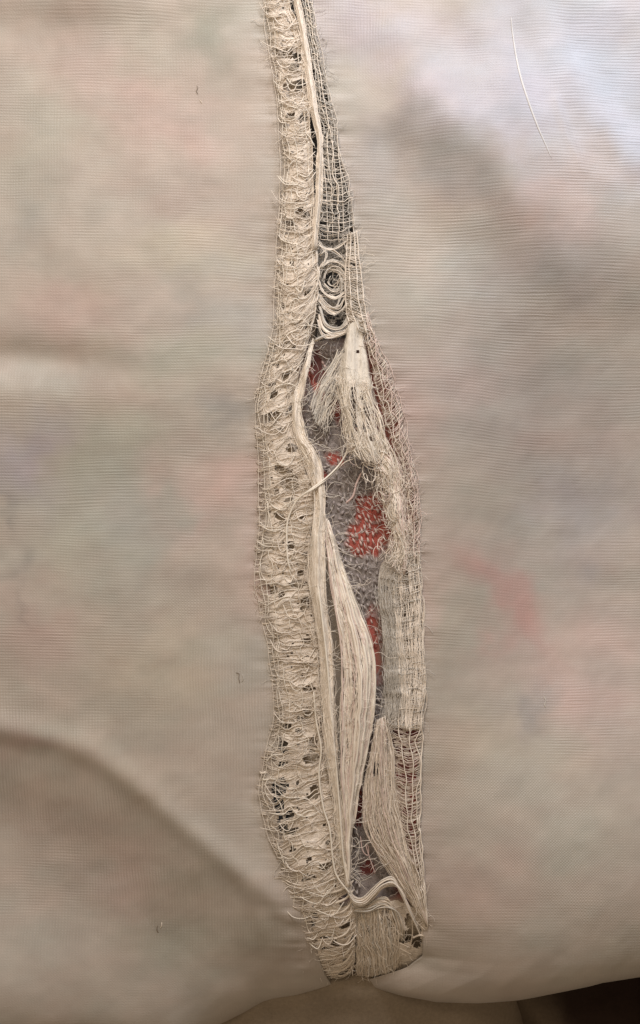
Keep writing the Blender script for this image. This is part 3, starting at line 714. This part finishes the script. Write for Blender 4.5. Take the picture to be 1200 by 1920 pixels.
for pts, r in (([(598, 553), (614, 575), (634, 577), (650, 552)], 2.6), ([(598, 566), (620, 586), (640, 584), (654, 566)], 2.2), ([(600, 575), (610, 606), (632, 618), (650, 604), (656, 578)], 3.6),
               ([(598, 590), (606, 616), (630, 628), (654, 616), (660, 588)], 4.4), ([(596, 600), (604, 628), (626, 633), (660, 619)], 3.0), ([(590, 640), (608, 632), (632, 626), (660, 622)], 2.6),
               ([(597, 530), (606, 548), (628, 558), (646, 548)], 2.4), ([(597, 460), (618, 470), (636, 462), (650, 452)], 2.4), ([(600, 480), (616, 466), (640, 482), (650, 500)], 2.0), ([(602, 505), (620, 488), (644, 496), (652, 515)], 2.2),
               ([(596, 455), (606, 466), (612, 480), (604, 500)], 2.0), ([(640, 520), (641, 540), (638, 560), (630, 575)], 1.6), ([(598, 560), (608, 575), (630, 590)], 3.4)):
    T = Tubes(); T.add(cat_rom([(a, b, 2 + i * 0.5) for i, (a, b) in enumerate(pts)], 20), r * 0.7, 6, 0.35, 0.7); T.build('ribbon', random.choice([M_IVORY, M_GREYT]), swirl)
    for k in range(3):
        T = Tubes(); T.add(cat_rom([(a + random.uniform(-3, 3), b + random.uniform(-4, 4), 4) for a, b in pts], 18), random.uniform(.7, 1.1)); T.build('strand', random.choice([M_IVORY, M_GREYT]), swirl)

# --- narrow ladder beside the swirl
lad = thing('frayed_border', 'narrow pale ladder of threads beside the swirl, at the right edge of the seam', 'frayed silk', (665, 530, 0))
BL = [(652, 440), (648, 480), (646, 530), (648, 580), (656, 612)]
ls = Sheet([BL, ys(XRR, 435, 640, 40)], z=4, bulge=7, amp=3, seed=331, cell=(20, 10), sag=lambda y: 0 * y + 3, tilt=lambda y: 0 * y - 3)
ls.film('silk_film', M_FILMR, lad, 2.5, lambda x, y, op: (op > 1.6) | (noise(x / 4.5, y / 4, 333) > 0.5), -2)
fuzz(lad, ls, 200, M_IVORY)
strands(lad, ls, 46, 80, [M_IVORY, M_GREYT], r=(.5, 1.0), rf=(.3, .5), fine_mat=M_IVORY, n=10)
for u in (0.03, 0.3, 0.62, 0.92):
    T = Tubes(); ls.along(T, u, 1.3, 0, 1, 40, 3, 3); T.build('warp_thread', M_IVORY, lad)

# --- gauze inside the tear
gz = thing('gauze_layer', 'grey lavender gauze stretched inside the tear, with red showing through its holes', 'gauze', (650, 1000, -24))
gs = Sheet([[(578, 636), (575, 720), (560, 800), (585, 900), (600, 1000), (640, 1100), (680, 1200), (690, 1300), (670, 1420), (648, 1560), (640, 1700)],
            [(672, 636), (700, 720), (720, 800), (745, 900), (755, 1000), (750, 1100), (748, 1200), (750, 1300), (745, 1420), (745, 1560), (770, 1700)]], z=-35, bulge=0, amp=3, seed=341)
def hole_gz(x, y, op):
    n1 = noise(x / 6.5, y / 6.0, 343) + 0.5 * noise(x / 3.5, y / 4.5, 344)
    h = n1 > 0.66
    for cx, cy, rx, ry in ((592, 690, 14, 30), (600, 735, 12, 18), (630, 765, 8, 22), (588, 655, 14, 16), (624, 856, 11, 11), (636, 862, 10, 10), (604, 888, 9, 10), (700, 955, 38, 30), (690, 1010, 42, 36), (722, 1000, 22, 34),
                           (700, 1190, 14, 40), (708, 1240, 10, 34), (672, 1515, 10, 40), (690, 1635, 18, 16), (612, 700, 7, 22)):
        h |= ((x - cx) / rx) ** 2 + ((y - cy) / ry) ** 2 + 0.6 * noise(x / 11, y / 11, 345) < 0.85
    return h
gs.film('gauze', M_GAUZE, gz, 2.2, hole_gz, 0)

def wander(x, y, L, z=-16, bend=1.0, n=8):
    a = random.uniform(0, math.pi * 2); p = [(x, y, z)]
    for i in range(n - 1):
        a += random.uniform(-bend, bend); x += L / n * math.cos(a); y += L / n * math.sin(a); p.append((x, y, z + random.uniform(-3, 4)))
    return p
T = Tubes()
for i in range(380):
    y = random.uniform(640, 1660); x = float(TEARC(y)) + random.gauss(-15, 28)
    if any(((x - cx) / rx) ** 2 + ((y - cy) / ry) ** 2 < 1 for cx, cy, rx, ry in ((700, 985, 44, 50), (704, 1210, 14, 60), (592, 695, 14, 40))): continue
    if x < 585 or x > 760: continue
    T.add(cat_rom(wander(x, y, random.uniform(10, 30)), 10), random.uniform(.25, .5))
for i in range(110):
    y = random.uniform(650, 1120); x = float(TEARC(y)) + random.gauss(-18, 26)
    if 588 < x < 750: T.add(cat_rom(wander(x, y, random.uniform(35, 95), -8, .55, 10), 20), random.uniform(.28, .6))
T.build('loose_fibres', thread_material('gauze_fibre', (0.50, 0.46, 0.43)), gz, 'stuff')

# --- floss spilling down the right side
tuft = thing('silk_floss', 'soft white tuft of silk floss spilling down the right side of the tear', 'silk floss', (660, 730, 5))
fs = Sheet([[(652, 612), (640, 660), (630, 710), (638, 760), (644, 810), (652, 852)], [(658, 610), (650, 670), (650, 730), (658, 780), (672, 830), (690, 868)],
            [(670, 608), (672, 670), (680, 740), (694, 795), (712, 840), (722, 876)], [(680, 606), (690, 670), (704, 740), (722, 800), (738, 850), (748, 890)]], z=8, bulge=14, amp=4, seed=351, cell=(24, 90), zc=(11, 110), za=11)
def hole_fs(x, y, op):
    h = (noise(x / 6, y / 46, 353) > 1.3 - 1.1 * sstep(690, 780, y)) | (noise(x / 14, y / 20, 354) > 0.9 - 0.5 * sstep(740, 850, y))
    for cx, cy, rx, ry in ((662, 815, 8, 12), (684, 802, 5, 9), (705, 770, 5, 14), (712, 800, 6, 10)): h |= ((x - cx) / rx) ** 2 + ((y - cy) / ry) ** 2 < 1
    return h
fs.film('floss', M_FLOSS, tuft, 2.4, hole_fs, -2, fade=(.12, .12, 0, .12))
strands(tuft, fs, 26, 60, [M_CREAM, M_IVORY], mode='along', r=(.5, 1.1), rf=(.3, .55), n=36, wob=8, fine_mat=M_CREAM, lift=3, short=.3, v0=.38)
fuzz(tuft, fs, 130, M_CREAM, L=(16, 60), lift=8, v0=.3)
wisp = thing('silk_wisp', 'thin fan of white fibres crossing the upper red hole towards the lower left', 'silk floss', (615, 720, 0))
wsheet = Sheet([[(650, 630), (628, 670), (600, 715), (578, 760)], [(640, 680), (622, 710), (604, 745), (590, 790)], [(640, 715), (630, 745), (618, 775), (612, 812)]], z=-4, amp=4, seed=361, cell=(24, 60), zc=(9, 60))
wsheet.film('floss', film_material('thin_floss', (0.55, 0.49, 0.43), 0.42, 0.12, (40, 26, 30)), wisp, 2.8, lambda x, y, op: noise(x / 7, y / 16, 363) > 0.12, -2)
strands(wisp, wsheet, 26, 60, [M_CREAM, M_GREYT], mode='along', r=(.6, 1.3), rf=(.4, .7), n=22, wob=14, fine_mat=M_GREYT, short=.6)

# --- knotted swirl below the floss
knot = thing('silk_knot', 'curled lump of creamy silk below the floss, right of the red patch', 'silk floss', (730, 900, 5))
ks = Sheet([[(655, 846), (685, 850), (700, 880), (716, 925), (728, 970), (738, 1020), (716, 1052)], [(660, 832), (700, 838), (726, 868), (738, 910), (742, 970), (752, 1030), (744, 1070)],
            [(670, 820), (712, 826), (748, 872), (760, 920), (764, 980), (768, 1040), (768, 1080)]], z=6, bulge=12, amp=5, seed=371, cell=(24, 50), zc=(10, 34), za=6)
ks.film('floss', M_FLOSS, knot, 2.8, lambda x, y, op: (noise(x / 7, y / 16, 373) > 0.22), -2, fade=(.15, .15, .1, .1))
fuzz(knot, ks, 200, M_IVORY, L=(14, 50), lift=8)
strands(knot, ks, 30, 70, [M_CREAM, M_IVORY, M_PINKT], mode='along', r=(.5, 1.2), rf=(.3, .55), n=34, wob=12, fine_mat=M_IVORY, short=.6)
for i in range(26):
    cx, cy, R = random.choice([(736, 900, 16), (700, 850, 20), (672, 838, 14), (742, 960, 13)])
    a0 = random.uniform(0, 6.28); a = np.linspace(a0, a0 + random.uniform(2, 4.6), 16); R = R * random.uniform(.5, 1.3)
    T = Tubes(); T.add(np.c_[cx + R * np.cos(a), cy + 1.2 * R * np.sin(a), 16 + 3 * np.sin(a + i)], random.uniform(.5, 1.2)); T.build('strand', random.choice([M_CREAM, M_IVORY]), knot)

for i in range(95):
    v = random.random(); cx = np.interp(v, [0, .35, .55, 1], [655, 690, 722, 742]) + random.gauss(0, 16); cy = 760 + 290 * v + random.gauss(0, 10); R0 = random.uniform(5, 17)
    a0 = random.uniform(0, 6.28); a = np.linspace(a0, a0 + random.uniform(1.8, 5.2), 18); R_ = R0 * (1 + random.uniform(-.5, .5) * (a - a0) / 5)
    T = Tubes(); T.add(np.c_[cx + R_ * np.cos(a) * random.uniform(.6, 1.1), cy + R_ * np.sin(a) * random.uniform(.8, 1.6), 15 + 4 * np.sin(2 * a + i)], random.uniform(.35, .95)); T.build('curl', random.choice([M_CREAM, M_IVORY, M_PINKT]), knot)
# --- right frayed edge, upper: open ladder with red behind it
rn = thing('frayed_strip', 'open ladder of pinkish threads along the right edge beside the floss', 'frayed silk', (740, 800, 0), 'frayed strips along the tear')
RL = [(678, 600), (690, 660), (704, 720), (718, 775), (734, 830), (752, 880), (762, 940), (764, 1000), (762, 1050)]
rs = Sheet([RL, ys(XRR, 590, 1060, 30)], z=2, bulge=6, amp=4, seed=381, cell=(20, 12), sag=lambda y: 0 * y + 5, tilt=interp([(590, -4), (700, -14), (860, -16), (1060, -4)]))
rs.film('silk_film', M_FILMR, rn, 2.5, lambda x, y, op: (op > 1.35) | (noise(x / 6, y / 5, 383) > 0.30) , -2)
fuzz(rn, rs, 180, M_PINKT)
strands(rn, rs, 90, 140, [M_IVORY, M_PINKT, M_BEIGE], r=(.5, 1.0), rf=(.3, .5), fine_mat=M_PINKT, n=11)
for u in (0.08, 0.35, 0.6, 0.82, 0.98):
    T = Tubes(); rs.along(T, u, random.uniform(.7, 1.1), 0, 1, 70, 5, 3, 24); T.build('warp_thread', random.choice([M_IVORY, M_PINKT]), rn)

# --- right frayed edge, middle: sheer pale strip
rm = thing('frayed_strip', 'sheer pale strip of silk right of the thin red slit, with upright threads', 'frayed silk', (755, 1200, 0), 'frayed strips along the tear')
ML = [(738, 1040), (716, 1056), (709, 1100), (716, 1170), (722, 1250), (722, 1320), (716, 1365)]
ms = Sheet([ML, [(752, 1040), (745, 1100), (750, 1200), (758, 1300), (756, 1365)], ys(XRR, 1030, 1370, 34)], z=2, bulge=8, amp=4, seed=391, cell=(24, 13), sag=lambda y: 0 * y + 4, tilt=lambda y: 0 * y - 3)
ms.film('silk_film', M_FILMR, rm, 2.4, lambda x, y, op: (op > 1.7) | ((noise(x / 6, y / 5, 393) > 0.42) & (x > 755)) | ((np.abs(y - 1325) < 14) & (x > 758) & (noise(x / 9, y / 5, 395) > -0.2)), -2)
fuzz(rm, ms, 160, M_GREYT)
strands(rm, ms, 46, 100, [M_GREYT, M_IVORY], r=(.45, .9), rf=(.3, .5), fine_mat=M_GREYT, n=12, u0=.35)
strands(rm, ms, 8, 90, [M_IVORY], mode='along', r=(.8, 1.3), rf=(.4, .7), n=50, wob=5, u0=.42, u1=.99, fine_mat=M_IVORY, short=.3, name='warp_thread')
strands(rm, ms, 0, 120, [M_GREYT], mode='along', rf=(.3, .5), n=40, wob=6, u0=0, u1=.5, fine_mat=M_GREYT)

# --- right lower flap, fanning down to the knot
fl = thing('frayed_flap', 'flap of fanned silk threads at the lower right of the tear above the twisted strands', 'frayed silk', (740, 1520, 0))
F0 = [(706, 1348, 6), (692, 1420, 6), (680, 1490, 2), (686, 1562, 0), (728, 1632, 0), (772, 1696, 0), (800, 1744, 0)]
F1 = [(714, 1345, 8), (714, 1430, 10), (716, 1500, 8), (732, 1572, 6), (762, 1640, 4), (788, 1700, 2), (802, 1742, 0)]
F2 = [(724, 1340, 6), (738, 1410, 6), (744, 1490, 6), (758, 1565, 4), (778, 1630, 3), (794, 1692, 1), (804, 1738, 0)]
f1 = Sheet([F0, F1, F2], z=3, bulge=4, amp=3, seed=401, cell=(20, 120), zc=(8, 110), za=4)
f1.film('silk_film', M_FLAP, fl, 2.2, lambda x, y, op: noise(x / 6, y / 40, 403) > 0.66, -2)
fuzz(fl, f1, 80, M_IVORY, L=(16, 50))
strands(fl, f1, 34, 90, [M_IVORY, M_PINKT, M_BEIGE], mode='along', r=(.5, 1.0), rf=(.3, .55), n=44, wob=4, fine_mat=M_BEIGE, short=.5)
f2 = Sheet([F2, ys(XRR, 1340, 1740, 40)], z=2, bulge=3, amp=3.5, seed=411, cell=(22, 12), sag=lambda y: 0 * y + 9, tilt=interp([(1340, 2), (1450, 4), (1600, -6), (1740, -10)]))
f2.film('silk_film', M_FILMR, fl, 2.5, lambda x, y, op: (op > 1.5) | (noise(x / 7, y / 5, 413) > 0.30 - 0.35 * ((y > 1350) & (y < 1460))), -2)
strands(fl, f2, 84, 80, [M_IVORY, M_BEIGE, M_PINKT], name='ladder_thread', r=(.5, 1.0), rf=(.3, .5), fine_mat=M_BEIGE, n=11)
for u in (0.35, 0.62, 0.85, 1.0):
    T = Tubes(); f2.along(T, u, random.uniform(.9, 1.3), 0, 1, 60, 4, 4, 30); T.build('warp_thread', M_IVORY, fl)

# --- the thick bundles down the middle
b1 = thing('thread_bundle', 'thick cream bundle of loose threads running down the middle of the tear', 'thread bundle', (600, 1200, 10), 'thread bundles inside the tear')
A0 = [(586, 636, -14), (570, 695, 4), (551, 758, 8), (553, 810, 8), (572, 862, 10), (592, 930, 12), (586, 1000, 14), (581, 1080, 14), (592, 1150, 14), (602, 1210, 14), (606, 1300, 14), (613, 1400, 12), (628, 1500, 8), (638, 1600, 6), (651, 1662, 6)]
A1 = [(587, 636, -14), (574, 695, 8), (557, 762, 12), (562, 815, 14), (586, 862, 20), (599, 930, 24), (597, 1000, 28), (595, 1080, 28), (602, 1150, 28), (611, 1210, 28), (616, 1300, 26), (628, 1400, 22), (636, 1500, 18), (643, 1600, 12), (653, 1660, 8)]
A2 = [(588, 636, -14), (579, 695, 4), (563, 760, 8), (571, 812, 10), (596, 862, 12), (606, 922, 14), (605, 1000, 16), (606, 1080, 18), (611, 1150, 18), (620, 1230, 20), (625, 1330, 18), (632, 1430, 16), (645, 1540, 12), (648, 1610, 8), (655, 1658, 6)]
bs = Sheet([A0, A1, A2], z=6, amp=3.0, seed=421, n=320, cell=(20, 160), zc=(7, 150), za=6)
bs.film('silk_film', M_FILMB, b1, 2.8, lambda x, y, op: (noise(x / 5, y / 70, 423) > -0.05) | ((y < 900) & (noise(x / 4, y / 60, 425) > -0.35)), -2)
fuzz(b1, bs, 260, M_CREAM, L=(20, 60))
strands(b1, bs, 70, 160, [M_CREAM, M_IVORY, M_IVORY, M_BEIGE], mode='along', r=(.5, 1.5), rf=(.3, .6), n=110, wob=5, fine_mat=M_IVORY, lift=0.8, short=.35)
b2 = thing('thread_bundle', 'pinkish bundle of crinkled ribbons bulging to the right of the cream bundle', 'thread bundle', (665, 1280, 10), 'thread bundles inside the tear')
D0 = [(606, 968, 6), (613, 1040, 12), (620, 1100, 16), (632, 1170, 20), (640, 1240, 24), (640, 1340, 24), (641, 1450, 18), (646, 1550, 12), (654, 1655, 6)]
D1 = [(611, 972, 6), (632, 1060, 12), (648, 1130, 20), (668, 1200, 30), (676, 1270, 36), (672, 1350, 34), (662, 1450, 26), (654, 1560, 16), (653, 1650, 8)]
D2 = [(616, 976, 2), (642, 1062, 4), (664, 1125, 6), (692, 1195, 10), (703, 1265, 12), (698, 1335, 12), (684, 1420, 8), (667, 1500, 4), (656, 1575, 2), (652, 1645, 4)]
ds = Sheet([D0, D1, D2], z=5, amp=3.0, seed=431, n=260, cell=(20, 160), zc=(9, 170), za=7)
def hole_d(x, y, op):
    h = noise(x / 5, y / 60, 433) > 0.12
    for cx, cy, rx, ry, an in ((636, 1130, 3, 20, -14), (646, 1165, 3, 16, -18), (622, 1080, 3, 22, -10), (642, 1200, 4, 16, -8), (665, 1150, 3, 16, -24), (683, 1270, 4, 12, 0), (630, 1000, 3, 30, -12)):
        h |= blob(x, y, cx, cy, rx, ry, an) > 0.4
    return h
ds.film('silk_film', film_material('pinkish_silk', (0.50, 0.385, 0.33), 1.2, 0.10, (70, 12, 30)), b2, 2.4, hole_d, -9)
for i in range(12):                                               # flat crinkled ribbons of silk
    u = (i + 0.5 + random.uniform(-.3, .3)) / 12
    T = Tubes(); ds.along(T, u, random.uniform(1.4, 3.4), random.uniform(0, .12), 1, 90, 5, random.uniform(-4, 9), 90, 0.42)
    T.build('ribbon', random.choice([M_IVORY, M_PINKT, M_IVORY, M_CREAM]), b2)
T = Tubes(); ds.along(T, 0.99, 2.6, 0.1, 0.95, 90, 1, 3.0, 60, 0.8); T.build('ribbon', M_CREAM, b2)
fuzz(b2, ds, 220, M_IVORY, L=(20, 60))
strands(b2, ds, 40, 120, [M_IVORY, M_PINKT, M_CREAM], mode='along', r=(.8, 1.5), rf=(.4, .8), n=80, wob=3, fine_mat=M_IVORY, lift=2, short=.5)

# --- single long threads
def single(name, label, ctrl, r, mat, n=50, group='single loose threads across the tear'):
    T = Tubes(); T.add(cat_rom(ctrl, n), r * 0.8, 6); o = T.build(name, mat); prop(o, label, 'thread', group); return o
single('loose_thread', 'long cream thread crossing from the floss over the bundle to the left', [(644, 790, 10), (652, 835, 6), (640, 866, 8), (612, 896, 20), (580, 920, 34), (556, 940, 26), (540, 975, 20), (538, 1010, 20), (540, 1050, 20), (547, 1072, 16)], 2.2, M_CREAM)
single('loose_thread', 'second thread lying close beside the long crossing thread', [(664, 860, 4), (645, 868, 4), (620, 893, 12), (588, 917, 34), (552, 938, 26), (530, 952, 18), (512, 962, 14)], 1.5, M_CREAM)
single('loose_thread', 'short pale stub of thread on the gauze above the red patch', [(678, 886, -10), (668, 908, -10), (662, 930, -10), (648, 944, -14)], 2.6, M_WHITE, 20)
single('loose_thread', 'thread hanging straight down the lower half of the cream bundle', [(592, 1060, 30), (603, 1150, 40), (613, 1240, 40), (621, 1340, 36), (629, 1420, 30), (637, 1520, 26), (643, 1600, 20), (652, 1655, 14)], 2.4, M_CREAM, 60)
single('loose_thread', 'kinked thread left of the lower bundle running down to the gathered knot', [(588, 1295, 22), (593, 1350, 22), (602, 1400, 22), (598, 1450, 20), (606, 1510, 20), (618, 1550, 20), (624, 1610, 18), (632, 1640, 16), (656, 1672, 14)], 2.2, M_CREAM, 60)
single('loose_thread', 'curled white thread in the small dark gap above the twisted strands', [(676, 1570, -10), (680, 1596, -8), (690, 1606, -8), (691, 1590, -8), (686, 1586, -8), (694, 1612, -8), (704, 1640, -8)], 1.3, M_WHITE, 40)
single('loose_thread', 'thin curling fibre on the gauze beside the lower end of the tear', [(655, 1580, -8), (668, 1572, -6), (674, 1590, -6), (666, 1610, -6)], 1.2, M_GREYT, 30)

# --- twisted strands and holes at the foot of the tear
tw = thing('twisted_strands', 'shiny twisted strands bending over at the foot of the tear', 'thread bundle', (715, 1680, 6))
for k in range(22):
    o = (k - 10) * 0.85; jz = random.uniform(0, 6)
    base = [(652, 1668), (664, 1688), (682, 1690), (700, 1672), (718, 1655), (738, 1652), (752, 1672), (766, 1704), (784, 1745), (798, 1782)]
    p = [(x + o * (0.35 if i > 4 else 0.1) + random.uniform(-1.5, 1.5), y + o * (0.9 if i < 6 else .3) + random.uniform(-1.5, 1.5), 12 + jz - abs(o) * .5 - (26 if i == 9 else 8 if i == 8 else 0) + float(roll(y))) for i, (x, y) in enumerate(base)]
    T = Tubes(); T.add(cat_rom(p, 60), random.uniform(.6, 1.3), 5); T.build('strand', random.choice([M_BEIGE, M_IVORY, M_GREYT, M_IVORY]), tw)
for k in range(22):
    o = (k - 11) * 1.1
    base = [(664, 1704), (690, 1704), (712, 1694), (730, 1696), (742, 1716), (752, 1746), (752, 1772), (742, 1784)]
    p = [(x + o * (0.6 if i > 3 else .15) + random.uniform(-1.5, 1.5), y + o * (0.8 if i < 4 else .2) + random.uniform(-1.5, 1.5), 6 + random.uniform(-2, 4) - (24 if i == 7 else 8 if i == 6 else 0) + float(roll(y))) for i, (x, y) in enumerate(base)]
    T = Tubes(); T.add(cat_rom(p, 44), random.uniform(.6, 1.3), 5); T.build('strand', random.choice([M_IVORY, M_GREYT, M_BEIGE, M_BEIGE]), tw)
tuck = thing('gathered_silk', 'crumpled gathered silk at the bottom of the seam around the small holes', 'silk', (725, 1780, 0))
gsheet = Sheet([[(662, 1690, 2), (667, 1740, 4), (672, 1810, 2), (672, 1868, 0), (672, 1876, -60), (672, 1878, -140)], [(700, 1700, 2), (706, 1745, 2), (716, 1810, 2), (720, 1870, 0), (720, 1878, -60), (720, 1880, -140)],
                [(745, 1690, 2), (748, 1745, 2), (756, 1815, 2), (762, 1880, 0), (762, 1888, -60), (762, 1890, -140)], [(802, 1720, 2), (808, 1760, 1), (812, 1820, 1), (815, 1894, 0), (815, 1902, -60), (815, 1904, -140)]], z=-2, bulge=2, amp=5, seed=441, cell=(30, 22), zc=(26, 40), za=5)
def hole_g(x, y, op):
    h = np.zeros(x.shape, bool)
    for cx, cy, rx, ry in ((724, 1716, 8, 18), (738, 1734, 9, 14), (756, 1764, 17, 14), (780, 1758, 13, 20), (768, 1732, 8, 14), (784, 1778, 9, 16), (688, 1752, 12, 4)):
        h |= ((x - cx) / rx) ** 2 + ((y - cy) / ry) ** 2 + 0.4 * noise(x / 8, y / 8, 443) < 1
    return h
gsheet.film('silk_film', M_FILM, tuck, 3, hole_g, 0)
fuzz(tuck, gsheet, 300, M_BEIGE, v1=.75)
strands(tuck, gsheet, 40, 160, [M_GREYT, M_IVORY, M_BEIGE], mode='along', r=(.8, 1.6), rf=(.4, .8), n=30, wob=10, u1=.62, v1=.8, fine_mat=M_BEIGE, short=.6)
for pts, r in (([(724, 1698), (722, 1722), (727, 1746)], 2.0), ([(735, 1712), (738, 1735), (745, 1744), (735, 1746), (722, 1742)], 1.6), ([(774, 1730), (775, 1760), (771, 1792)], 1.8), ([(745, 1776), (760, 1784), (772, 1790)], 1.6), ([(752, 1748), (750, 1768), (745, 1780)], 2.0),
               ([(720, 1742), (728, 1766), (748, 1788), (776, 1806)], 2.6), ([(716, 1746), (724, 1772), (744, 1794), (770, 1812)], 2.0), ([(776, 1768), (788, 1762), (800, 1764)], 3.0), ([(768, 1716), (784, 1736), (800, 1752)], 1.6), ([(712, 1716), (722, 1730), (736, 1736)], 1.6)):
    T = Tubes(); T.add(cat_rom([(a, b, 5 + float(roll(b))) for a, b in pts], 18), r * 0.7, 6); T.build('strand', random.choice([M_IVORY, M_BEIGE]), tuck)

# --- the rounded ends of the gathered strip at the bottom left
for k, (y0, y1) in enumerate(((1640, 1648), (1668, 1672), (1690, 1690), (1712, 1706), (1738, 1730), (1762, 1752), (1786, 1776), (1808, 1800), (1826, 1818), (1844, 1838), (1860, 1856))):
    T = Tubes(); T.add(cat_rom([(float(XL(y0)) + 12, y0 - 8, 6 + roll(y0 - 8)), (590, y0 + 6, 12 + roll(y0 + 6)), (622, y0 + 4, 15 + roll(y0 + 4)), (648, y0 - 6, 14 + roll(y0 - 6)), (663, y1 - 22, 6 + roll(y1 - 22))], 30), random.uniform(1.6, 2.6), 6, 0.7)
    T.build('gathered_fold', random.choice([M_IVORY, M_BEIGE]), strip)
